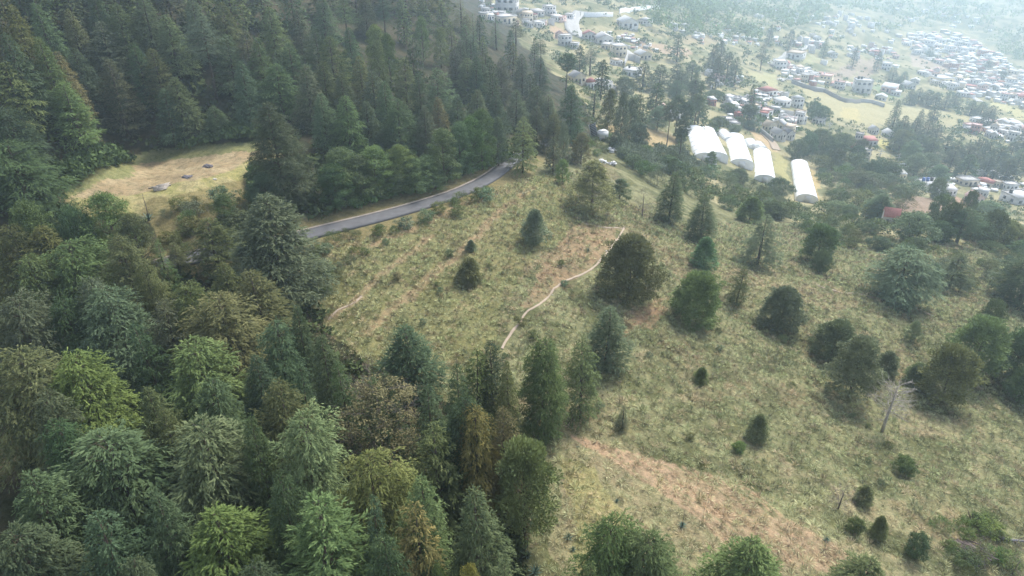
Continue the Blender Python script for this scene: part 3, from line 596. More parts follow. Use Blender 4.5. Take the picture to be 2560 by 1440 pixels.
rows([
 ('in the dark clump beyond the road', MID, 11, 'n', "1418 130 50 D k;1478 117 52 D;1508 147 42 D f;1452 112 34 D f;1612 153 62 D f;1653 160 50 D f;1646 206 54 D f;1602 234 54 . f;1693 160 50 D f;1525 217 48 R Z;1560 226 40 G e;1582 242 42 . e;1564 190 52 g U ^7;1695 200 48 D;1708 176 46 D f;1735 150 50 D f"),
 ('just above the greenhouses', MID, 12, 'k', "1700 236 46 D;1722 250 44 D;1746 232 46 .;1712 288 40 D;1680 250 40 .;1740 198 44 D"),
 ('before the greenhouses', MID, 6, 'g', "1592 302 58 G =372;1642 262 50 e G =326;1775 376 32 B =425 e;1945 442 46 D =490;1845 420 40 . =455;1700 320 36 . =360;1665 385 44 . =430;1930 500 60 . =545"),
 ('lone dark pine above the greenhouses', TOWN, 12, 'k', "1870 260 46 D =318"),
 ('in the dark grove above the town', TOWN, 15, 'f', "1788 112 42 D;1808 100 40 D;1826 128 44 D;1846 140 40 D;1800 138 44 D;1912 110 34 D n;1885 210 36 D;1760 200 40 U;1740 178 44 U;1700 80 40 U;1930 60 24 U;1982 72 24 U;2068 92 24 U;2144 112 22 U;2204 128 20 U"),
 ('in the dark block between houses', TOWN, 9, 'f', "2284 222 34 D;2304 220 36 D;2326 224 36 D;2348 230 34 D;2372 236 36 D;2250 248 24 D;2309 272 24 D;2343 262 34 D;2436 252 40 D;2462 254 44 D;2485 262 42 D;2478 280 44 D;2238 170 34 U;2250 190 30 U;2265 178 28 U;2475 150 26 U;2395 230 36 D;2330 118 24 U;2515 172 24 U"),
 ('in the long dark valley wood', TOWN, 10, 'f', "2242 280 46 D;2268 288 50 D;2298 294 46 D;2250 310 50 D;2280 322 50 .;2330 296 44 D;2352 310 46 D;2310 336 60 .;2340 342 64 .;2376 338 56 D;2400 352 56 D;2430 358 56 .;2460 344 50 D;2484 352 52 D;2510 364 56 D;2540 354 54 D;2560 370 60 .;2290 350 50 e G;2330 380 50 e G;2356 412 50 p G ^8;2390 372 56 .;2430 385 60 D;2480 390 56 D;2530 396 60 D;2300 382 56 e G;2262 322 50 e P;2574 320 50 D"),
 ('around the lower houses', TOWN, 8, 'g', "2140 425 70 . =468;2172 428 60 . =466;2212 430 56 D =466;2250 460 46 . =492;2150 360 40 .;2112 330 50 .;2060 320 46 .;2030 330 50 U;2090 345 50 .;2000 345 36 .;2370 478 46 .;2400 500 40 .;2470 505 64 . =535;2500 515 46 .;2100 368 46 .;2060 262 44 U;2040 250 34 U;2160 345 36 G;2438 470 34 .;2356 440 36 .;2190 400 50 D;2230 400 46 .;1825 255 30 . ^4;1790 225 34 . ^4;1850 290 30 . ^4;1800 290 30 . ^4;1785 305 30 D ^3.5;1840 310 34 G ^3.5;1880 300 30 G ^3.5"),
 ('by the red-roofed shed', MID, 6, 'g', "2455 548 60 R =606;2500 540 80 R =612;2545 560 70 R =620;2420 560 40 . =600;2170 555 40 U =590;2290 590 40 . =625;2120 510 50 G =545;2090 500 44 G =532;2470 600 46 .  =630;2555 600 50 . =640"),
])

# ---------------------------------------------------------------- shrubs
K['h'] = [fit((*puffy(s_, H=2.2, Rm=1.5, n_p=46, per=46, z0=.15, shape='ball', pr=.5, leaf=.2, wl=.5, mode='rand', tr=.05, limbs=8, stems=2), 1.5, 2.2)) for s_ in (101, 102, 103)]
K['i'] = [fit((*puffy(104, H=2.0, Rm=1.4, n_p=40, per=50, z0=.15, shape='dome', pr=.4, leaf=.24, wl=.14, mode='radial', tr=.04, limbs=8, stems=2), 1.4, 2.0))]
NM['h'] = NM['i'] = ('shrub', 'shrub')
def scatter_px(poly, n_, seed, mind=0):
    r = random.Random(seed); us = [p[0] for p in poly]; vs = [p[1] for p in poly]; out = []; tries = 0
    while len(out) < n_ and tries < n_ * 60:
        tries += 1; u, v = r.uniform(min(us), max(us)), r.uniform(min(vs), max(vs))
        if in_poly(poly, np.array([u]), np.array([v]))[0] and all(abs(u - a) + 1.5 * abs(v - b) > mind for a, b in out): out.append((u, v))
    return sorted(out)
for phrase, poly, n_, w0, w1, tints, rat, sd in (
 ('in the thicket before the greenhouses', [(1500,350),(1700,385),(1720,430),(1900,475),(2050,545),(2150,565),(2090,620),(1950,560),(1800,520),(1640,470),(1530,400)], 62, 26, 52, '.BGGUVO.', .8, 1),
 ('right of the greenhouses', [(2050,400),(2250,430),(2300,490),(2200,560),(2060,500)], 36, 28, 56, '.UGBVO', .8, 2),
 ('above the right slope', [(2100,580),(2300,630),(2560,650),(2560,730),(2400,725),(2200,610),(2100,645)], 36, 24, 46, '.GOUV', .8, 3),
 ('on the bank below the road', [(815,605),(1000,562),(1235,470),(1215,530),(1000,600),(860,660)], 20, 22, 44, 'BYO.G', .75, 4),
 ('between the clearing and the lower road', [(390,530),(660,490),(640,640),(420,650)], 26, 30, 66, '.OGBR', .8, 5),
 ('by the fallen trunks at the lower right', [(2330,1290),(2480,1300),(2560,1430),(2390,1440)], 18, 34, 60, 'BB.YO', .6, 6),
 ('scattered low over the meadow', [(900,700),(1200,560),(1450,600),(1500,900),(1900,760),(2100,1000),(2450,1250),(1800,1200),(1450,1000),(1000,850)], 34, 14, 28, 'GRO.V', .8, 7),
 ('beside the big roadside tree', [(780,640),(850,620),(890,650),(830,740),(770,740)], 14, 24, 44, 'YB.OG', .7, 8),
 ('around the white wreck', [(1420,310),(1560,300),(1600,380),(1480,390)], 16, 22, 36, '.BYGO', .8, 9)):
    for i, (u, v) in enumerate(scatter_px(poly, n_, sd, 22)):
        tn = rnd.choice(tints); wp = rnd.uniform(w0, w1)
        plant(rnd.choice('hhi'), u, v - wp * rat, wp, tn, vb=v, label=f"{TN[tn][0]} shrub {phrase}, {nth(i)} from left", group='shrubs ' + phrase, cat='shrub')

# ---------------------------------------------------------------- uncountable growth: tussock grass, undergrowth, scrub, woodland
def world_pts(n_, r0, r1, th0, th1, seed, pw=1.0):
    r = np.random.default_rng(seed); th = r.uniform(R(th0), R(th1), n_); rr = r0 * (r1 / r0) ** (r.random(n_) ** pw)
    return rr * np.sin(th), rr * np.cos(th), r
def near_mask(x, y, line, d): return dist_to(line, x, y) < d
m, t, b = nodes("grass_blades"); b.inputs["Roughness"].default_value = .8; b.inputs["Specular IOR Level"].default_value = .1
a = N(t, "ShaderNodeAttribute", attribute_name="soil"); tr = N(t, "ShaderNodeBsdfTranslucent"); mx = N(t, "ShaderNodeMixShader"); mx.inputs[0].default_value = .25
t.links.new(a.outputs["Color"], b.inputs["Base Color"]); t.links.new(a.outputs["Color"], tr.inputs[0]); t.links.new(b.outputs[0], mx.inputs[1]); t.links.new(tr.outputs[0], mx.inputs[2]); t.links.new(mx.outputs[0], t.nodes["Material Output"].inputs[0])
M['grass'] = m
r = np.random.default_rng(5); SP = .60
gx_, gy_ = np.meshgrid(np.arange(-40, 130, SP), np.arange(14, 150, SP)); x = (gx_ + r.uniform(-.42, .42, gx_.shape) * SP).ravel(); y = (gy_ + r.uniform(-.42, .42, gy_.shape) * SP).ravel()
z = gz(x, y); u, v, dpt = project(np.stack([x, y, z], -1))
meadow = [(690,640),(830,590),(1000,555),(1240,455),(1440,430),(1500,480),(1700,560),(2000,560),(2300,600),(3100,650),(3100,1700),(1300,1700),(1320,1300),(1300,1080),(1200,1020),(1000,960),(800,880),(740,760)]
path1 = polyline([(1255,872),(1275,838),(1300,808),(1312,786),(1350,760),(1385,722),(1420,700),(1460,684),(1500,652),(1530,615),(1558,575)], 2)
bare_n = lookup(n1, x, y) + .5 * (lookup(n2, x, y) - .5)
soil = np.stack([lookup(GC[..., k], x, y) for k in range(3)], -1)
redness = soil[:, 0] / (soil[:, 1] + 1e-6)
keep = in_poly(meadow, u, v) & ~near_mask(x, y, path1, .7) & ~near_mask(x, y, road_l, 2.6) & (r.random(len(x)) < np.clip(2.95 - redness * 1.62, .15, .95))
x, y, z, soil = x[keep], y[keep], z[keep], soil[keep]; dd = dpt[keep]; nt_ = len(x)
bl = 30; sz = np.repeat(r.uniform(.5, 1.2, nt_) * (.7 + .75 * fbm(x * .3, y * .3, 61)), bl); k = nt_ * bl
az = r.uniform(0, 6.283, k); el = r.uniform(.25, 1.35, k); D = np.stack([np.cos(az) * np.cos(el), np.sin(az) * np.cos(el), np.sin(el)], -1)
P_ = np.stack([np.repeat(x, bl), np.repeat(y, bl), np.repeat(z, bl)], -1) + D * np.array([.16, .16, .05]) * sz[:, None]
straw = lerp(C(.36, .355, .20), C(.235, .275, .14), r.random(nt_)); straw = lerp(straw, C(.38, .28, .19), (r.random(nt_) < .22) * .8); straw = lerp(straw, C(.15, .13, .09), (r.random(nt_) < .10) * .8)
tc = (soil * .9 + straw * 1.0) * .88 * r.uniform(.68, 1.28, nt_)[:, None]
V, Q, _ = leaves(P_, norm(D + np.array([0, 0, -.12])), norm(np.stack([np.cos(az), np.sin(az), np.full(k, .9)], -1)), .36 * sz * r.uniform(.6, 1.2, k), .038 * sz * np.repeat(np.clip(dd / 45, .9, 2.4), bl), np.zeros(k))
tag(obj("grass", np_mesh("grass", V, [Q], [M['grass']], cols=np.repeat(np.repeat(tc, bl, 0) * r.uniform(.75, 1.2, k)[:, None], 4, 0))), "dry pale green tussock grass covering the open sloping meadow", "grass", kind="stuff")

def mass(name, label, cat, poly_list, n_, r0, r1, th0, th1, rad, per, leaf, seed, color, avoid=(), flatn=.8, lift=.3, mat='leaf', wl=.6, pw=1.0):
    x, y, r = world_pts(n_, r0, r1, th0, th1, seed, pw); z = gz(x, y); u, v, dp = project(np.stack([x, y, z], -1))
    k_ = np.zeros(len(x), bool)
    for p in poly_list: k_ |= in_poly(p, u, v)
    for p in avoid: k_ &= ~in_poly(p, u, v)
    x, y, z, dp = x[k_], y[k_], z[k_], dp[k_]; R_ = r.uniform(rad[0], rad[1], len(x)) * np.clip(fbm(x * .03, y * .03, 40) * 2, .5, 1.4)
    V, Q, A_ = blob_cloud(np.c_[x, y, z + R_ * lift, R_], per, leaf, seed, None, flatn=flatn, wl=wl)
    o = obj(name, np_mesh(name, V, [Q], [M[mat]], attr=A_), color=color); tag(o, label, cat, kind="stuff"); return o
mass("undergrowth", "dark leafy undergrowth banked behind the dry clearing", "undergrowth", [[(140,440),(230,380),(420,345),(560,310),(665,296),(668,345),(560,352),(400,388),(250,428),(160,475)], [(640,430),(700,430),(740,540),(640,500)]], 14000, 70, 104, -44, -14, (.5, 1.1), 30, .5, 51, (.75, .85, .7), lift=.45)
mass("undergrowth", "low green growth at the feet of the roadside trees", "undergrowth", [[(800,545),(1000,490),(1150,440),(1270,398),(1265,380),(1150,410),(1000,460),(800,510)]], 5000, 75, 110, -14, 2, (.35, .8), 26, .55, 52, (.8, 1, .7), lift=.3)
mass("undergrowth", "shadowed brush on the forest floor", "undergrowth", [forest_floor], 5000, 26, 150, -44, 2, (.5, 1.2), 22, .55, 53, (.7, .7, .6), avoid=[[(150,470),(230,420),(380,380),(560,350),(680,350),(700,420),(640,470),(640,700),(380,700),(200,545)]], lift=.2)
mass("dry_brush", "grey leafless brush in a patch before the greenhouses", "brush", [[(1530,365),(1700,380),(1760,420),(1700,440),(1580,420)]], 5000, 110, 190, 8, 20, (.6, 1.1), 26, 1.1, 54, (1.5, 1.35, 2.0), lift=.6, wl=.12)
fields = [[(1980,200),(2060,225),(2110,245),(2190,250),(2330,272),(2420,288),(2560,320),(2560,350),(2400,320),(2240,305),(2150,312),(2080,292),(2020,252)], [(1885,180),(1945,188),(1940,220),(1895,205)], [(2055,192),(2150,148),(2172,148),(2130,196)], [(2275,138),(2400,170),(2395,192),(2280,165)],
          [(1880,325),(1925,345),(1970,400),(1968,470),(1900,380)], [(1700,325),(1830,340),(1930,400),(2040,410),(2060,520),(1980,520),(1900,460),(1740,410)], [(1700,320),(1830,330),(1890,350),(1930,380),(1945,460),(1880,470),(1730,425)], [(1370,62),(1425,75),(1450,108),(1440,120),(1390,100)], [(1500,310),(1600,315),(1700,345),(1700,375),(1510,345)], [(2180,215),(2235,215),(2260,240),(2220,250)],
          [(2300,440),(2380,460),(2420,540),(2240,540)], [(2185,350),(2210,352),(2255,380),(2200,372)]]
built = [[(2240,95),(2380,92),(2500,155),(2560,190),(2560,330),(2450,330),(2300,300),(2420,280),(2480,240),(2380,215),(2280,215),(2200,245),(1990,205),(1930,160),(2000,150),(2230,150)], [(1780,240),(2050,240),(2050,335),(1940,350),(1780,310)], [(2300,430),(2560,430),(2560,510),(2400,500)], [(1180,0),(1460,0),(1480,90),(1380,70),(1200,60)]]
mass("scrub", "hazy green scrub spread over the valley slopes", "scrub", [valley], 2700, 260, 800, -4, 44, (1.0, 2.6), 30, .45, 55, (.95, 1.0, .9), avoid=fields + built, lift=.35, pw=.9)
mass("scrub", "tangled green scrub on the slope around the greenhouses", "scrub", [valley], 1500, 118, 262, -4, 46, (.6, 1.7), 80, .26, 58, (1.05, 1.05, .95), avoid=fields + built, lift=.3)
mass("scrub", "sparse garden bushes between the village houses", "scrub", built, 2600, 200, 750, -4, 42, (.8, 2.0), 24, .55, 56, (.9, 1.0, .95), lift=.3)
wood = [[(1290,-40),(1290,25),(1500,10),(1600,20),(1640,85),(1750,95),(1870,112),(1990,75),(2060,60),(2200,85),(2400,70),(2470,110),(2560,190),(2620,190),(2620,-60)]]
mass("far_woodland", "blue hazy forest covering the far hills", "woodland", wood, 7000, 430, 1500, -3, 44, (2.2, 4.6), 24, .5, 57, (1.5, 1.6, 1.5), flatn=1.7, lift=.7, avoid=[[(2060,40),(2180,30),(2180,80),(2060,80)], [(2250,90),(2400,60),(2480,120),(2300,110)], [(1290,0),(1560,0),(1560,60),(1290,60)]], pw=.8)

# ---------------------------------------------------------------- painted surfaces
def paint(name, rough=.8, lo=.78, scale=.8):
    m, t, b = nodes(name); b.inputs["Roughness"].default_value = rough; b.inputs["Specular IOR Level"].default_value = .25
    oi = N(t, "ShaderNodeObjectInfo"); f = noise(t, scale, 5)
    c = mixc(t, ramp(t, f, [(.3, (lo, lo * .98, lo * .95)), (.65, (1, 1, 1))]), oi.outputs["Color"], 1.0, 'MULTIPLY'); t.links.new(c, b.inputs["Base Color"]); return m
M['wall'] = paint("painted_wall"); M['roofing'] = paint("roofing", .7, .7, 1.5)
M['glass'] = plain("dark_glass", (.05, .06, .07), (.03, .035, .04), 2, .15, .5)
M['film'] = plain("plastic_film", (.86, .86, .84), (.74, .75, .74), .35, .45, .4)
M['metal'] = plain("grey_metal", (.42, .43, .44), (.3, .3, .31), 2, .5, .5)
M['black'] = plain("black_plastic", (.03, .03, .035), (.02, .02, .02), 2, .5, .4)
M['white'] = plain("white_paint", (.78, .78, .77), (.62, .62, .6), 1.5, .5, .4)
M['stone'] = plain("rubble_stone", (.33, .31, .29), (.2, .19, .18), 2.5, .95, .1, .5)
WC = {'w': ('white', (.66, .65, .63)), 'g': ('grey block', (.46, .45, .43)), 'b': ('beige', (.62, .55, .43)), 'p': ('pinkish', (.66, .48, .42)), 'r': ('red brick', (.42, .2, .16)), 'y': ('cream yellow', (.68, .58, .38))}
RC = {'w': ('white', (.64, .63, .61)), 'g': ('grey', (.48, .47, .46)), 'r': ('red', (.50, .21, .18)), 'p': ('pink', (.62, .42, .38)), 't': ('tan', (.58, .48, .36)), 'd': ('dark', (.22, .21, .21))}
def wall_mesh(w_, d_, h_, typ):
    m = MB(); B = -2.5
    if typ == 'gable':
        rf = h_ + w_ * .22; a_, b_ = w_ / 2, d_ / 2
        m.add([(-a_,-b_,B),(a_,-b_,B),(a_,b_,B),(-a_,b_,B),(-a_,-b_,h_),(a_,-b_,h_),(a_,b_,h_),(-a_,b_,h_),(0,-b_,rf),(0,b_,rf)], [(0,1,5,4),(1,2,6,5),(2,3,7,6),(3,0,4,7)], [(4,5,8),(6,7,9)])
    else: m.box(-w_/2, w_/2, -d_/2, d_/2, B, h_)
    return m.mesh("wall", M['wall'])
def roof_mesh(w_, d_, h_, typ):
    m = MB(); e = .35; a_, b_ = w_ / 2, d_ / 2
    if typ == 'gable':
        rf = h_ + w_ * .22
        for s in (-1, 1):
            V = [(0,-b_-e,rf+.05),(0,b_+e,rf+.05),(s*(a_+e),b_+e,h_-e*.44+.05),(s*(a_+e),-b_-e,h_-e*.44+.05)]; V += [(x,y_,z_+.12) for x, y_, z_ in V]
            m.add(V, [(0,1,2,3),(4,7,6,5),(0,3,7,4),(1,5,6,2),(2,6,7,3)] )
    elif typ == 'hip':
        rl = max(0, (d_ - w_) / 2); k_ = h_ + w_ * .22
        V = [(-a_-e,-b_-e,h_+.02),(a_+e,-b_-e,h_+.02),(a_+e,b_+e,h_+.02),(-a_-e,b_+e,h_+.02),(0,-rl,k_),(0,rl+.01,k_)]
        m.add(V, [(0,3,2,1),(1,2,5,4),(3,0,4,5)], [(0,1,4),(2,3,5)])
    elif typ == 'shed':
        m.add([(-a_-e,-b_-e,h_+.02),(a_+e,-b_-e,h_+.02),(a_+e,b_+e,h_+.8),(-a_-e,b_+e,h_+.8),(-a_-e,-b_-e,h_+.14),(a_+e,-b_-e,h_+.14),(a_+e,b_+e,h_+.95),(-a_-e,b_+e,h_+.95)], [(0,3,2,1),(4,5,6,7),(0,1,5,4),(1,2,6,5),(2,3,7,6),(3,0,4,7)])
        m.add([(-a_,b_-.02,h_),(a_,b_-.02,h_),(a_,b_-.02,h_+.8),(-a_,b_-.02,h_+.8)], [(0,1,2,3)])
    else:
        m.box(-a_-.15, a_+.15, -b_-.15, b_+.15, h_+.003, h_+.16)
        t_ = .18
        for x0, x1, y0, y1 in ((-a_-.1,a_+.1,-b_-.1,-b_-.1+t_),(-a_-.1,a_+.1,b_+.1-t_,b_+.1),(-a_-.1,-a_-.1+t_,-b_+.1,b_-.1),(a_+.1-t_,a_+.1,-b_+.1,b_-.1)): m.box(x0, x1, y0, y1, h_+.165, h_+.5)
    return m.mesh("roof", M['roofing'])
HK = {}
def house(u, v, wpx, typ='flat', wc='w', rc='w', where='', st=1, tank=None, yaw=None, dr_=.85, label=None, group='houses of the village', dx=0.0):
    x, y = hit(u, v); z = float(gz(x, y)); dep = float(project((x, y, z))[2]); w_ = .9 * wpx * dep / F
    q = (round(dr_, 1), typ, st, wpx > 17)
    if q not in HK:                         # one set of meshes per plan: built 8 m wide, then scaled
        W_, D_, h_ = 8.0, 8.0 * dr_, 2.9 * st; L = [('wall', wall_mesh(W_, D_, h_, typ), 'w'), ('roof', roof_mesh(W_, D_, h_, typ), 'r')]
        if q[3]:
            for s in range(st):
                for cx in ((-2.4, 2.4) if s == 0 else (-2.4, 0, 2.4)):
                    mb = MB(); mb.box(cx - .65, cx + .65, -D_/2 - .05, -D_/2 + .1, s * 2.9 + 1.0, s * 2.9 + 2.1); L.append(('window', mb.mesh("window", M['glass']), None))
                for cy in (-D_ * .22, D_ * .22):
                    for sx in (-1, 1):
                        mb = MB(); mb.box(sx * 4 - .05, sx * 4 + .05, cy - .55, cy + .55, s * 2.9 + 1.0, s * 2.9 + 2.1); L.append(('window', mb.mesh("window", M['glass']), None))
            mb = MB(); mb.box(-.5, .5, -D_/2 - .06, -D_/2 + .1, -.05, 2.05); L.append(('door', mb.mesh("door", M['black']), None))
        HK[q] = L
    if yaw is None: yaw = rnd.choice((-.5, -.35, .3, .55)) + rnd.uniform(-.12, .12)
    yaw -= math.atan2(x, y) * .6
    lb = label or f"{WC[wc][0]} {'two-storey ' if st > 1 else ''}house with {'flat ' if typ == 'flat' else ''}{RC[rc][0]} roof {where}"
    if len(lb.replace('-', ' ').split()) > 16: lb = lb.replace('two-storey ', '').replace('flat ', '')
    s = w_ / 8.0; root = thing('house', lb, 'house', (x, y, z + .2), yaw, group, (s, s, max(s, .75) if s < 1 else min(s, 1.25)))
    j = rnd.uniform(.85, 1.1)
    for nm, me, k_ in HK[q]:
        c = WC[wc][1] if k_ == 'w' else RC[rc][1] if k_ == 'r' else (1, 1, 1); obj(nm, me, root, tuple(min(a_ * j, .85) for a_ in c))
    if tank:
        if 'tank' not in HK:
            for nm_, mt in (('tank', 'black'), ('wtank', 'white'), ('btank', 'blue')):
                if mt == 'blue': M['blue'] = plain("blue_plastic", (.06, .14, .38), (.04, .1, .3), 2, .5, .4)
                mb = MB(); mb.tube([(0,0,0),(0,0,1.1),(0,0,1.3)], [.6,.6,.3], 12); HK[nm_] = mb.mesh("water_tank", M[mt], False)
        for i, k_ in enumerate(tank):
            o = obj('water_tank', HK[{'k': 'tank', 'w': 'wtank', 'b': 'btank'}[k_]], root); o.location = (-2.2 + 1.6 * i, 1.5, 2.9 * st + .16)
    return root
HM = [  # u v width type wall roof storeys tank yaw depth where
 (1215,44,30,'flat','w','w',1,'','','above the forest edge at the top'),(1268,30,56,'flat','w','w',2,'','-.3','biggest on the top ridge'),(1262,58,50,'flat','b','w',1,'','','below the biggest ridge house'),(1307,42,34,'gable','b','g',1,'','','right of the biggest ridge house'),
 (1342,38,30,'shed','g','g',1,'','','in the middle of the ridge row'),(1372,36,28,'flat','w','w',2,'','','raised above the ridge row'),(1398,52,30,'flat','p','p',1,'','','at the end of the ridge row'),(1425,46,22,'flat','w','w',1,'','','beside the pale road on the ridge'),(1345,66,26,'flat','w','w',1,'','','just under the ridge row'),
 (1472,96,34,'gable','w','r',1,'','','at the foot of the pale hill road'),(1508,108,44,'gable','w','g',1,'','.2','long one below the hill road'),(1522,122,34,'flat','b','w',1,'','','behind the lower hill road trees'),(1545,138,36,'flat','b','w',2,'','','lowest along the hill road'),(1540,162,24,'flat','w','t',1,'','','small one under the hill road row'),
 (1606,146,36,'gable','b','w',1,'','.4','alone by the brown field'),(1568,68,46,'gable','w','w',1,'','.3','long one on the far knoll'),(1612,60,30,'hip','w','g',1,'','','on the far knoll'),(1680,72,30,'hip','w','w',1,'','','alone near the far woods'),(1412,112,34,'flat','w','w',2,'','','at the hidden hamlet by the forest'),(1436,120,22,'flat','w','w',1,'','','beside the hidden hamlet house'),(1398,96,20,'gable','p','p',1,'','','above the hidden hamlet'),
 (1442,208,38,'gable','b','g',1,'','.5','partly behind the dark round pine'),(1476,222,32,'hip','w','r',1,'','.4','beside the grey gabled house'),(1512,222,32,'flat','w','w',1,'k','.4','with a black roof tank'),(1580,188,42,'flat','w','w',1,'k','','behind the dark tree clump'),(1648,292,40,'gable','p','p',1,'','','behind the lone grey tree'),(1690,300,34,'shed','w','g',1,'','','at the foot of the tall pines'),
 (1770,190,16,'shed','w','w',1,'','','left of the dark grove'),(1796,204,30,'flat','p','p',1,'','','under the dark grove'),(1824,206,28,'flat','b','t',1,'','','unfinished, under the dark grove'),(1915,238,42,'hip','w','r',1,'','.6','beside the small round pine'),(1962,244,16,'flat','w','w',1,'','','small one above the white shed'),(1953,264,40,'shed','w','w',1,'','.6','with the widest bright roof in the middle town'),(1990,268,30,'hip','w','w',2,'','.3','next to the wide bright roof'),
 (1818,256,22,'shed','w','w',1,'','','in the left row of the middle town'),(1836,258,24,'flat','w','g',1,'','','second in the left row of the middle town'),(1856,262,26,'flat','b','w',1,'','','third in the left row of the middle town'),(1778,262,18,'shed','r','w',1,'','.5','behind the tall pines'),(1831,276,28,'shed','w','w',1,'','.5','under the left row of the middle town'),(1843,288,20,'shed','w','w',1,'','','above the lone dark pine'),(1911,288,32,'flat','w','p',1,'k','','right of the lone dark pine'),(1937,282,26,'flat','g','w',1,'','','behind the pink roofed house'),
 (1816,312,30,'flat','w','w',1,'','','above the green strip'),(1832,322,26,'flat','b','g',1,'','','lower one above the green strip'),(1922,326,34,'gable','b','t',1,'','.7','at the head of the dirt track'),(1946,322,32,'gable','b','g',1,'','-.5','second at the head of the dirt track'),(1970,308,40,'flat','g','g',1,'','','in the grey walled yard'),(1996,308,24,'flat','w','w',2,'','','tall one by the grey yard'),(1969,330,32,'shed','b','t',1,'','','under the grey yard'),(1943,346,30,'gable','w','g',1,'','.6','nearest the greenhouses'),(1966,346,28,'gable','w','d',1,'','.6','right of the one nearest the greenhouses'),
 (2046,308,30,'flat','w','w',1,'','','at the corner of the tan field'),(1947,172,30,'flat','w','w',2,'','','first of the terrace by the field'),(1964,176,28,'flat','p','p',1,'','','pink one of the terrace by the field'),(1986,180,26,'flat','r','w',1,'','','brick one of the terrace by the field'),(1989,144,40,'flat','w','t',1,'','','unfinished, above the terrace'),(2016,196,28,'flat','w','w',1,'','','right end of the terrace'),(2032,190,24,'flat','b','w',1,'','','behind the right end of the terrace'),
 (2063,208,30,'flat','y','p',2,'w','','with balconies above the field wall'),(2031,214,17,'shed','r','g',1,'','','low shed at the field wall'),(2097,222,26,'flat','w','p',2,'k','','above the field wall corner'),(2080,140,22,'gable','w','w',1,'','','above the ploughed field'),(2038,118,26,'hip','p','r',1,'','','on the far round hill'),(2059,160,16,'flat','w','w',1,'','','by the ploughed field'),
 (2152,230,44,'flat','w','w',2,'kk','.1','large boxy one with many windows'),(2214,174,24,'flat','w','w',2,'','','white cube above the orchard'),(2187,140,18,'flat','r','r',2,'','','red and white one on the far slope'),(2201,250,28,'gable','w','w',1,'','','by the far green lawn'),(2222,228,36,'shed','p','w',1,'','','above the far green lawn'),(2238,238,24,'shed','w','w',1,'','','beside the far green lawn'),(2268,222,34,'gable','g','w',1,'','.7','long barn behind the dark block'),(2286,208,22,'gable','w','w',1,'','','behind the long barn'),
 (2350,206,46,'flat','y','w',1,'k','','broad one behind the dark block'),(2333,188,22,'flat','p','p',1,'','','above the broad one'),(2305,186,22,'flat','w','w',1,'','','in the curve of the far lane'),(2405,240,26,'shed','w','w',1,'','','right of the dark block'),(2143,362,20,'flat','g','g',2,'','-.2','tall grey tower-like one'),(2170,362,34,'shed','g','r',1,'','.3','beside the tall grey one'),(2181,334,24,'gable','w','w',1,'','','behind the tall grey one'),(2220,344,28,'gable','w','w',1,'','','at the left end of the long dark wood'),
 (2152,404,34,'flat','b','g',2,'','.3','unfinished, below the tall grey one'),(2133,378,22,'flat','r','r',1,'','','small one below the tall grey one'),(2245,448,28,'shed','y','w',1,'','.4','yellow walled, by the dirt track'),(2322,476,60,'flat','w','w',1,'bbk','.45','with blue tanks, nearest the scrub'),(2366,486,34,'shed','w','w',1,'','.5','beside the blue tanks house'),(2414,462,46,'flat','b','w',1,'','.5','big block beside the red roof'),(2447,446,26,'gable','w','w',1,'','','steep pale gable behind the red roof'),(2458,466,42,'hip','b','r',1,'','-.4','long low, among the lower houses'),
 (2488,468,22,'flat','b','b',1,'','','box at the end of the red roof'),(2521,474,34,'flat','w','w',1,'','','in the right part of the lower houses'),(2453,492,26,'shed','w','w',1,'','','small one under the red roof'),(2432,506,36,'gable','p','p',1,'','','under the lower houses'),(2540,506,62,'flat','w','w',1,'k','.6','widest one at the right edge'),(2334,440,24,'shed','w','w',1,'','','half hidden behind the round tree'),(2484,444,24,'flat','w','w',1,'','','behind the box at the red roof'),(2516,458,26,'flat','b','w',1,'kk','','above the right lower houses'),
 (2221,562,42,'gable','g','r',1,'','1.5','low and alone in the scrub')]
RC['b'] = ('beige', (.6, .52, .42))
for u, v, wp, ty, wc, rc, st, tk, yw, where in HM:
    house(u, v, wp, ty, wc, rc, where, st, tk, float(yw) if yw else None, dr_=rnd.choice((.7, .9, 1.1)))
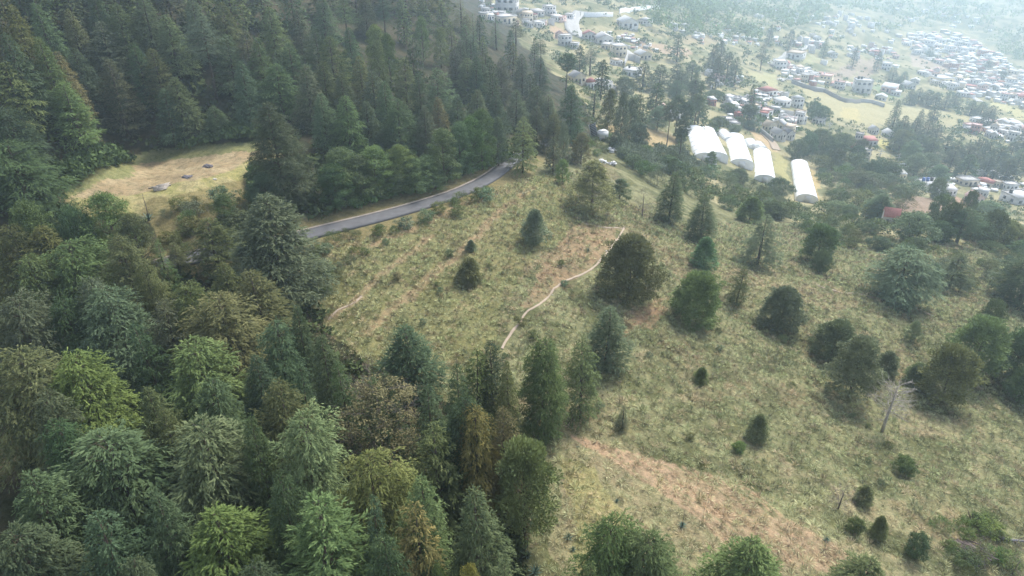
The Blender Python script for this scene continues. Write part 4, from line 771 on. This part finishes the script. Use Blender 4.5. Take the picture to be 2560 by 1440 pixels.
for cl, poly, n_, w0, w1, sd in (
 ('in the dense far village', [(2245,100),(2380,95),(2490,155),(2560,195),(2560,265),(2480,250),(2410,215),(2385,180),(2300,140)], 84, 15, 25, 1),
 ('in the village at lower right', [(2400,322),(2440,300),(2560,318),(2560,362),(2480,350)], 26, 18, 32, 2),
 ('on the upper left ridge', [(1195,20),(1300,40),(1420,50),(1410,70),(1330,78),(1215,62)], 14, 16, 26, 3),
 ('crowded along the walled terrace', [(1940,162),(2010,170),(2045,195),(2030,215),(1985,195)], 18, 14, 22, 4),
 ('in the crowded middle town', [(1800,245),(1870,255),(1960,300),(2010,300),(1990,330),(1920,300),(1830,300)], 16, 16, 26, 5),
 ('behind the dark tree block', [(2290,175),(2420,200),(2460,235),(2400,245),(2330,210)], 20, 14, 24, 6),
 ('on the sunlit far hillside', [(2050,60),(2080,35),(2170,40),(2180,75),(2110,85)], 12, 10, 16, 7),
 ('on the round far hill', [(1975,110),(2030,90),(2060,110),(2040,130),(1990,150)], 12, 11, 18, 8),
 ('strung under the far hillside', [(2100,120),(2230,115),(2240,150),(2120,145)], 9, 12, 18, 9)):
    for i, (u, v) in enumerate(scatter_px(poly, n_, 100 + sd, 13)):
        wc, rc = rnd.choice('wwwwwbgpr'), rnd.choice('wwwwwwggtpr'); ty = rnd.choice(('flat', 'flat', 'flat', 'gable', 'shed'))
        house(u, v, rnd.uniform(w0, w1), ty, wc, rc, '', st=rnd.choice((1, 1, 1, 2)), label=f"{WC[wc][0]} {RC[rc][0]}-roofed house {cl}, {nth(i)} from left" if n_ < 80 else f"tiny {WC[wc][0]} {'flat-roofed' if ty == 'flat' else 'pitched'} house with {RC[rc][0]} roof {cl}, {nth(i)} from left", group='houses ' + cl)

# the farthest specks of the village: too many and too small to tell apart
def specks(name, label, polys, n_, seed, w0, w1):
    r = np.random.default_rng(seed); mb = MB()
    for poly in polys:
        for u, v in scatter_px(poly, n_, seed + len(poly), 5):
            x, y = hit(u, v); z = float(gz(x, y)); s = r.uniform(w0, w1) * float(project((x, y, z))[2]) / F / 2; a_ = r.uniform(0, 3); c_, s_ = math.cos(a_), math.sin(a_); h_ = s * r.uniform(.5, 1.1); d_ = s * r.uniform(.6, 1.1)
            V = [(x + a * c_ - b * s_, y + a * s_ + b * c_, z + h) for h in (-2, h_) for a, b in ((-s, -d_), (s, -d_), (s, d_), (-s, d_))]; m_ = int(r.choice([0, 0, 0, 1, 2]))
            mb.add(V, [(0,1,5,4),(1,2,6,5),(2,3,7,6),(3,0,4,7)], m=m_ if m_ < 2 else 1)
            e = .3; o = [(a * 1.06, b * 1.06) for a, b in ((-s, -d_), (s, -d_), (s, d_), (-s, d_))]
            V = [(x + a * c_ - b * s_, y + a * s_ + b * c_, z + h_ + h) for h in (.02, .3) for a, b in o]; mb.add(V, [(0,3,2,1),(4,5,6,7),(0,1,5,4),(1,2,6,5),(2,3,7,6),(3,0,4,7)], m=int(r.choice([0, 0, 0, 1, 2])))
    o = obj(name, mb.mesh("far_houses", [M['white'], M['concrete'], M['claytile']])); tag(o, label, 'houses', kind='stuff')
M['claytile'] = plain("clay_tile", (.50, .30, .26), (.40, .22, .2), 2, .8, .2)
specks("far_houses", "countless tiny pale houses filling the hazy far village", [[(2240,90),(2380,80),(2500,140),(2575,190),(2575,275),(2480,255),(2410,218),(2385,180),(2300,140)]], 330, 5, 7, 15)
specks("far_houses", "scattered tiny pale houses over the distant slopes", [[(1650,60),(1800,50),(1950,70),(1950,110),(1700,85)], [(1840,20),(2000,30),(2060,60),(1900,50)], [(2200,10),(2420,20),(2480,80),(2280,60)], [(1880,230),(1960,235),(1900,260)], [(2030,60),(2100,20),(2190,40),(2300,70),(2250,110),(2080,100)], [(1720,85),(1790,85),(1890,95),(1900,115),(1760,118)], [(1180,0),(1330,5),(1420,40),(1380,60),(1200,40)], [(2100,115),(2240,118),(2240,170),(2120,150)], [(1500,80),(1600,90),(1640,130),(1560,125)]], 26, 6, 7, 14)
specks("far_houses", "tiny pale houses crowded under the tan field and along the lanes", [[(1940,160),(2060,180),(2130,215),(2060,215),(1960,200)], [(1780,190),(1850,200),(1840,215),(1790,215)], [(2280,170),(2460,225),(2440,250),(2330,205)], [(1800,245),(2050,290),(2040,330),(1900,320),(1820,300)], [(2420,300),(2575,300),(2575,370),(2450,350)], [(2330,440),(2575,440),(2575,490),(2400,480)]], 30, 7, 9, 17)

# ---------------------------------------------------------------- greenhouses: arched white tunnels following the slope
def tunnel(front, back, wpx, label, h=None):
    a_, b_ = np.array(hit(*front)), np.array(hit(*back)); za, zb = float(gz(*a_)), float(gz(*b_))
    w_ = wpx * float(project((*a_, za))[2]) / F; L = float(np.linalg.norm(b_ - a_)); ang = math.atan2(b_[1] - a_[1], b_[0] - a_[0]) - math.pi / 2
    h = h or w_ * .28; sk = .7; root = thing('greenhouse', label, 'greenhouse', (a_[0], a_[1], za), ang, 'white plastic greenhouses')
    n_, k = 14, 13; V = []; Q = []
    for i in range(n_ + 1):
        y_ = L * i / n_; zz = (zb - za) * i / n_; dip = .05 * math.sin(i * math.pi)
        V.append((-w_/2, y_, zz - 1.5))
        for j in range(k):
            t_ = math.pi * j / (k - 1); V.append((-w_/2 * math.cos(t_), y_, zz + sk + h * math.sin(t_) - (.06 if i % 2 else 0)))
        V.append((w_/2, y_, zz - 1.5))
    c_ = k + 2
    for i in range(n_):
        for j in range(c_ - 1): Q.append((i * c_ + j, i * c_ + j + 1, (i + 1) * c_ + j + 1, (i + 1) * c_ + j))
    obj('cover', MB().add(V, Q).mesh("cover", M['film']), root)
    for y_, zz, s in ((-.02, 0, 0), (L + .02, zb - za, 1)):
        V = [(0, y_, zz - 1.5), (-w_/2, y_, zz - 1.5)] + [(-w_/2 * math.cos(math.pi * j / (k - 1)), y_, zz + sk + h * math.sin(math.pi * j / (k - 1)) - .02) for j in range(k)] + [(w_/2, y_, zz - 1.5)]
        obj('end_wall', MB().add(V, [], [(0, j, j + 1) for j in range(1, len(V) - 1)]).mesh("end_wall", M['film']), root)
    mb = MB()
    for i in range(0, n_ + 1, 2):
        mb.tube([(-(w_/2 + .03) * math.cos(math.pi * j / (k - 1)), L * i / n_, (zb - za) * i / n_ + sk + (h + .03) * math.sin(math.pi * j / (k - 1))) for j in range(k)], .035, 4, cap=False)
    obj('frame', mb.mesh("hoops", M['metal']), root)
    mb = MB(); mb.box(-w_ * .14, w_ * .14, -.12, -.04, 0, 1.7); obj('door', mb.mesh("door", M['white']), root)
tunnel((1762, 404), (1733, 334), 60, "white plastic greenhouse tunnel nearest the tall pines")
tunnel((1792, 401), (1762, 334), 54, "white greenhouse tunnel second from the tall pines, behind a small tree")
tunnel((1824, 356), (1802, 337), 36, "short white greenhouse at the uphill end of the second tunnel")
tunnel((1853, 418), (1833, 350), 58, "white greenhouse tunnel in the middle of the group")
tunnel((1884, 374), (1872, 358), 30, "small white greenhouse behind the middle tunnel")
tunnel((1911, 457), (1903, 386), 52, "tall white greenhouse tunnel fourth from the pines with bushes at its foot")
tunnel((1902, 380), (1890, 366), 34, "small low greenhouse behind the fourth tunnel")
tunnel((2016, 506), (1997, 414), 52, "long white greenhouse tunnel standing apart on the right")

# ---------------------------------------------------------------- agaves
def agave(u, v, wpx, label, stalk=0.0):
    x, y = hit(u, v); z = float(gz(x, y)); s = wpx * float(project((x, y, z))[2]) / F / 2
    r = random.Random(int(u)); root = thing('agave_plant', label, 'agave', (x, y, z), r.uniform(0, 6), 'agaves on the dry slopes', (s, s, s)); mb = MB()
    for i in range(22):
        az = i * 2.4; el = .15 + 1.25 * (i / 22); L = 1.0 * r.uniform(.8, 1.1); d = np.array([math.cos(az) * math.cos(el), math.sin(az) * math.cos(el), math.sin(el)]); p = np.array([-math.sin(az), math.cos(az), 0])
        up = np.array([0, 0, .035]); q0 = d * .08; q1 = d * L * .45; q2 = d * L + np.array([0, 0, -.05])
        mb.add([q0 - p * .05, q0 + p * .05, q1 + p * .075 + up, q1 - p * .075 + up, q1 - up, q2], [(0, 1, 2, 4), (0, 4, 3, 0)][:1], [(0, 4, 3), (2, 5, 4), (4, 5, 3)])
    obj('leaves', mb.mesh("agave_leaves", M['agave']), root)
    if stalk:
        mb = MB(); st = stalk / s; mb.tube([(0, 0, 0), (.03 * st, 0, st * .5), (.02 * st, 0, st)], [.05, .04, .02], 6)
        obj('flower_stalk', mb.mesh("flower_stalk", M['twig']), root)
M['agave'] = plain("agave_leaf", (.16, .23, .17), (.08, .13, .09), 3, .6, .3)
agave(372, 548, 44, "large agave with a tall dead flower stalk at the clearing edge", 2.9)
agave(462, 518, 40, "dense green agave on the near edge of the clearing")
agave(490, 512, 30, "upright agave beside the dense one at the clearing edge")
agave(532, 486, 34, "dark agave above the bushes on the near side of the clearing")
agave(1705, 1315, 32, "agave with a thin upright stalk on the bare lower slope", 1.6)
agave(1318, 1390, 34, "agave with a thin stalk at the corner of the forest tongue", 1.9)
agave(1338, 1432, 46, "dark agave at the bottom edge beside the forest")
agave(1420, 1345, 34, "agave left of the feathery bottom conifers, upper one")
agave(1432, 1375, 26, "small agave left of the feathery bottom conifers, lower one")
agave(1445, 1120, 18, "tiny agave at the top of the bare striped slope")
agave(1542, 1254, 20, "small agave among green tufts on the striped slope")
agave(2065, 1352, 30, "yellowish agave between the two lower bottom conifers")
agave(1470, 628, 20, "small agave on the reddish patch beside the path")
agave(1413, 668, 16, "smallest agave on the reddish patch beside the path")
agave(782, 762, 26, "dark agave at the left corner of the meadow")

# ---------------------------------------------------------------- woodpiles, wreckage, fallen trunks, vehicles, poles
def pile(u, v, wpx, label, mat, n_, seed, flat_=.35, planks=False, yaw=0.3):
    x, y = hit(u, v); z = float(gz(x, y)); s = wpx * float(project((x, y, z))[2]) / F; r = random.Random(seed); mb = MB()
    for i in range(n_):
        L = s * r.uniform(.35, .8); a_ = r.gauss(0, .25); cx, cy = r.gauss(0, s * .12), r.gauss(0, s * .12); h_ = r.uniform(.05, flat_ * s) * (1 - min(1, abs(cx) / s * 1.5)); dx, dy = math.cos(a_) * L / 2, math.sin(a_) * L / 2
        if planks: mb.tube([(cx - dx, cy - dy, h_), (cx + dx, cy + dy, h_ + r.gauss(0, .05))], [.09, .08], 4)
        else: mb.tube([(cx - dx, cy - dy, h_), (cx + dx, cy + dy, h_ + r.gauss(0, .08))], [r.uniform(.04, .1)] * 2, 6)
    o = obj('wood_pile', mb.mesh("wood_pile", mat)); o.location = (x, y, z); o.rotation_euler = (0, 0, yaw); tag(o, label, 'wood pile')
M['greywood'] = plain("grey_wood", (.30, .28, .29), (.14, .13, .14), 4, .9, .1)
pile(520, 418, 26, "dark heap of cut branches in the upper part of the clearing", M['greywood'], 60, 3, .2, yaw=-.3)
pile(470, 444, 24, "small dark brush heap in the middle of the clearing", M['greywood'], 40, 4, .15, yaw=-.5)
pile(410, 470, 52, "pale long plank pile in the lower part of the clearing", M['deadwood'], 42, 5, .12, True, .5)
def rock(u, v, wpx, label, c=(.6, .56, .48)):
    x, y = hit(u, v); z = float(gz(x, y)); s = wpx * float(project((x, y, z))[2]) / F / 2; r = np.random.default_rng(int(u))
    V, F4 = [], []; n_, k = 7, 10
    for i in range(n_):
        for j in range(k):
            ph, t_ = math.pi * i / (n_ - 1), 2 * math.pi * j / k; q = s * (1 + .2 * math.sin(3 * t_ + i) + .1 * math.cos(5 * t_)); V.append((q * math.sin(ph) * math.cos(t_), q * math.sin(ph) * math.sin(t_) * .8, q * .5 * math.cos(ph)))
    for i in range(n_ - 1):
        for j in range(k): F4.append((i * k + j, i * k + (j + 1) % k, (i + 1) * k + (j + 1) % k, (i + 1) * k + j))
    o = obj('rock', MB().add(V, F4).mesh("rock", M['palestone'], True)); o.location = (x, y, z + s * .15); tag(o, label, 'rock')
M['palestone'] = plain("pale_stone", (.66, .62, .54), (.42, .39, .33), 2, .9, .1, .3)
rock(537, 449, 11, "pale flat rock on the grassy track in the clearing"); rock(2331, 790, 7, "white rock beside the end of the right path"); rock(1516, 628, 6, "small white rock by the big dome-shaped pine"); rock(1381, 737, 4, "tiny white stone beside the dirt path")
# fallen tree with its root plate, lower right corner
def log(pts, r0, r1, label, roots=False, branches=10, name='fallen_trunk', mat='greywood', seed=1):
    P_ = [np.array([*hit(u, v), 0]) for u, v in pts]; r = random.Random(seed)
    for p in P_: p[2] = gz(p[0], p[1]) + r0 * .7
    o0 = P_[0].copy(); mb = MB(); Q_ = [p - o0 for p in P_]; mb.tube(Q_, np.linspace(r0, r1, len(Q_)), 8)
    root = thing(name, label, 'fallen tree', tuple(o0)); obj('trunk', mb.mesh("log", M[mat], True), root)
    mb = MB()
    for i in range(branches):
        t_ = r.uniform(.2, 1) * (len(Q_) - 1); i0 = min(int(t_), len(Q_) - 2); p = Q_[i0] + (Q_[i0 + 1] - Q_[i0]) * (t_ - i0); d = np.array([r.gauss(0, .7), r.gauss(0, .7), r.uniform(.2, .9)]); mb.tube([p, p + d * .7, p + d * 1.2 + np.array([0, 0, -.1])], [.03, .02, .008], 4, cap=False)
    obj('branches', mb.mesh("log_branches", M['twig']), root)
    if roots:
        mb = MB()
        for i in range(22):
            az = i * .29 * 2; d = np.array([r.uniform(-.25, .1), math.cos(az), math.sin(az)]) * r.uniform(.5, 1.0); mb.tube([(0, 0, 0), tuple(d * .5), tuple(d * 1.1)], [.09, .06, .015], 5, cap=False)
        obj('root_plate', mb.mesh("root_plate", M['bark']), root)
log([(2430, 1312), (2470, 1335), (2515, 1352), (2575, 1358)], .2, .07, "grey fallen trunk with a dark upturned root plate in the lower right corner", True, 16)
log([(2432, 1425), (2447, 1392), (2466, 1372)], .09, .12, "short bleached log leaning in brush at the lower right", False, 4, mat='deadwood', seed=3)
pile(2425, 1380, 90, "tangle of thin grey branches between the two fallen trunks", M['twig'], 60, 9, .1, yaw=-.8)
# wreckage by the forest corner
def at(u, v):
    x, y = hit(u, v); return x, y, float(gz(x, y))
def sized(wpx, p): return wpx * float(project(p)[2]) / F
p = at(1505, 352); s = sized(22, p); root = thing('water_tank_trailer', "white boxy tank on a grey frame lying beside the dark forest corner", 'tank', p, .6)
mb = MB(); mb.box(-s*.55, s*.55, -s*.4, s*.4, s*.5, s*1.1); mb.box(-s*.45, s*.45, -s*.32, s*.32, s*1.1, s*1.22); obj('tank', mb.mesh("tank_body", M['white']), root)
mb = MB(); mb.box(-s*.6, s*.6, -s*.42, s*.42, s*.38, s*.49)
for a_ in (-.45, .45):
    for b_ in (-.3, .3): mb.box(s*a_-.06, s*a_+.06, s*b_-.06, s*b_+.06, -.4, s*.38)
obj('frame', mb.mesh("tank_frame", M['metal']), root)
p = at(1492, 350); s = sized(20, p); root = thing('lattice_panel', "dark slatted panel tilted up behind the white tank", 'panel', (p[0] - .3, p[1] + 1.0, p[2]), .3, tilt=(.25, -.35))
mb = MB()
for a_ in (-.42, .42): mb.box(s*a_-.05, s*a_+.05, -.05, .05, -.2, s*2.3)
for k in range(9): mb.box(-s*.45, s*.45, -.04, -.02 + .04, s*(.1 + .25*k), s*(.1 + .25*k) + .08)
obj('rails', mb.mesh("panel_rails", M['metal']), root); mb = MB(); mb.box(-s*.4, s*.4, .06, .09, 0, s*2.25); obj('sheet', mb.mesh("panel_sheet", M['black']), root)
p = at(1531, 350); s = sized(14, p); mb = MB(); mb.tube([(-s*.5, 0, s*.3), (s*.5, 0, s*.3)], s*.32, 12); o = obj('barrel', mb.mesh("barrel", M['white'])); o.location = p; tag(o, "small white drum lying in green bushes right of the tank", 'barrel')
def rubble(u, v, wpx, label, seed):
    p = at(u, v); s = sized(wpx, p); r = random.Random(seed); mb = MB()
    for i in range(26):
        c_ = np.array([r.gauss(0, s*.22), r.gauss(0, s*.2), r.uniform(0, s*.25)]); a_, b_ = r.uniform(.1, .3)*s, r.uniform(.06, .2)*s; d = norm(np.array([r.gauss(0,1), r.gauss(0,1), r.gauss(0,.5)])); e = norm(np.cross(d, (0.2, 0.1, 1))); n_ = np.cross(d, e) * .03
        q = [c_ - d*a_ - e*b_, c_ + d*a_ - e*b_, c_ + d*a_ + e*b_, c_ - d*a_ + e*b_]; mb.add([x_ - n_ for x_ in q] + [x_ + n_ for x_ in q], [(0,3,2,1),(4,5,6,7),(0,1,5,4),(1,2,6,5),(2,3,7,6),(3,0,4,7)], m=i % 3 == 0)
    o = obj('scrap_heap', mb.mesh("scrap", [M['white'], M['metal']])); o.location = p; tag(o, label, 'scrap heap')
rubble(1524, 378, 26, "heap of white and grey scrap in front of the tank", 1); rubble(1505, 406, 24, "lower scatter of white scrap above the dying brown tree", 2); rubble(1530, 410, 20, "small patch of white scrap right of the dying brown tree", 4)
# vehicles
def vehicle(u, v, wpx, label, body, van=True, yaw=0.0):
    p = at(u, v); s = sized(wpx, p) / 4.6; root = thing('parked_van' if van else 'parked_car', label, 'van' if van else 'car', p, yaw, scale=(s, s, s)); mb = MB(); H_ = 1.9 if van else 1.0
    pr = [(-2.3,.35),(-2.3,1.0),(-2.2,H_ if van else 1.0),(-1.6 if not van else -2.1,H_ if van else 1.45),(1.0,1.95 if van else 1.45),(1.6,1.1),(2.25,.95),(2.3,.35)]
    V = [(a_, -.85, b_) for a_, b_ in pr] + [(a_, .85, b_) for a_, b_ in pr]; n_ = len(pr)
    mb.add(V, [(i, (i+1) % n_, (i+1) % n_ + n_, i + n_) for i in range(n_)], [(0, i+1, i) for i in range(1, n_-1)] + [(n_, n_+i, n_+i+1) for i in range(1, n_-1)]); obj('body', mb.mesh("vehicle_body", M[body]), root)
    for a_, b_ in ((-1.9, -1.1), (-1.0, -.2), (-.1, .8)):
        for y_ in (-.87, .87): mb = MB(); mb.box(a_, b_, y_-.01, y_+.01, 1.05, 1.6 if van else 1.35); obj('window', mb.mesh("vehicle_window", M['glass']), root)
    for a_ in (-1.5, 1.5):
        for y_ in (-.8, .8):
            mb = MB(); mb.tube([(a_, y_-.12, .35), (a_, y_+.12, .35)], .35, 12); obj('wheel', mb.mesh("wheel", M['black']), root)
vehicle(2258, 418, 24, "white van parked on the dirt track above the lower houses", 'white', True, .1)
vehicle(1609, 303, 17, "black car parked at the edge of the tall pine clump", 'black', False, -.2)
vehicle(2106, 212, 13, "tiny white car in the yard above the field wall", 'white', False, .4)
vehicle(2030, 612, 12, "small dark car under the large dark tree", 'black', False, .2) if False else None
# utility poles
def pole(u, v, hpx, label):
    p = at(u, v); h_ = sized(hpx, p) / math.cos(R(22)); root = thing('utility_pole', label, 'utility pole', p, rnd.uniform(0, 3), 'utility poles of the village'); mb = MB(); mb.tube([(0,0,-1),(0,0,h_)], [.2, .12], 6); obj('post', mb.mesh("post", M['concrete']), root)
    mb = MB(); mb.box(-1.1, 1.1, -.07, .07, h_ - .9, h_ - .75); mb.box(-.8, .8, -.07, .07, h_ - 1.7, h_ - 1.6); obj('crossarm', mb.mesh("crossarm", M['metal']), root)
for u, v, h_, lb in ((2196, 404, 30, "on the bank left of the white van"), (2244, 406, 22, "beside the white van"), (1818, 82, 18, "before the far dark woods"), (1874, 84, 24, "by the white sheds under the far woods"), (1966, 106, 22, "on the bend of the far hill lane"), (1974, 136, 26, "at the lower end of the far hill lane"), (1776, 233, 20, "between the tall pines and the far sheds"), (2070, 332, 26, "among trees under the tan field"), (2098, 350, 22, "behind the tall grey house"),
                     (1426, 42, 16, "left of the pale ridge road"), (1451, 42, 16, "right of the pale ridge road"), (1944, 326, 34, "at the head of the dirt track"), (1982, 320, 36, "in the grey walled yard"), (2498, 432, 20, "before the long dark wood")):
    pole(u, v, h_, f"pale utility pole {lb}")
# boundary walls
def wall_line(pts, h_, label, mat='stone', th=.35):
    l = polyline(pts, 3.0); z = gz(*l.T); d = np.gradient(l, axis=0); d /= np.linalg.norm(d, axis=1)[:, None]; nn = np.stack([-d[:, 1], d[:, 0]], -1) * th / 2; n_ = len(l)
    V = np.concatenate([np.c_[l - nn, z - 1.2], np.c_[l - nn, z + h_], np.c_[l + nn, z + h_], np.c_[l + nn, z - 1.2]]); i = np.arange(n_ - 1)
    Q = np.concatenate([np.stack([a_ * n_ + i, a_ * n_ + i + 1, b_ * n_ + i + 1, b_ * n_ + i], -1) for a_, b_ in ((0, 1), (1, 2), (2, 3))])
    o = obj('boundary_wall', np_mesh("boundary_wall", V, [Q], [M[mat]])); tag(o, label, 'wall')
wall_line([(1978, 208), (2030, 226), (2062, 232), (2090, 246), (2112, 256), (2150, 258)], 2.2, "grey wall along the upper side of the big tan field", 'stone')
wall_line([(2150, 256), (2178, 258), (2210, 268)], 2.0, "pale wall under the large boxy house", 'concrete')
wall_line([(1925, 165), (1950, 150), (1985, 138)], 1.8, "pale wall beside the climbing far lane", 'concrete')
wall_line([(1460, 42), (1500, 42), (1532, 42)], 2.6, "white wall running right from the ridge road", 'white')
wall_line([(1548, 34), (1600, 26), (1650, 20)], 2.6, "long pale broken wall along the far right of the ridge", 'white')
wall_line([(1480, 214), (1500, 208), (1520, 216), (1540, 232)], 2.0, "pale yard wall behind the dark tree clump", 'concrete')
wall_line([(1900, 330), (1925, 350), (1932, 356)], 1.5, "short pale wall beside the dirt track", 'concrete')
wall_line([(1600, 160), (1570, 150), (1560, 170)], 3.0, "tall grey wall beside the house alone by the brown field", 'concrete')
wall_line([(1845, 250), (1880, 262), (1950, 285), (2000, 292)], 2.2, "grey block wall through the middle town", 'concrete')

# ---------------------------------------------------------------- haze: one even box of air round the whole place
m = bpy.data.materials.new("haze_air"); m.use_nodes = True; t = m.node_tree; t.nodes.clear()
out = t.nodes.new("ShaderNodeOutputMaterial"); pv = t.nodes.new("ShaderNodeVolumePrincipled")
pv.inputs["Color"].default_value = (.72, .89, 1.0, 1); pv.inputs["Density"].default_value = .00068; pv.inputs["Anisotropy"].default_value = .45
t.links.new(pv.outputs[0], out.inputs["Volume"])
mb = MB(); mb.box(-6200, 6200, -6200, 6200, float(GZ.min()) - 1, 34); hz = obj("haze", mb.mesh("haze", m)); tag(hz, "thin pale blue air lying over the whole valley", "haze", kind="stuff")
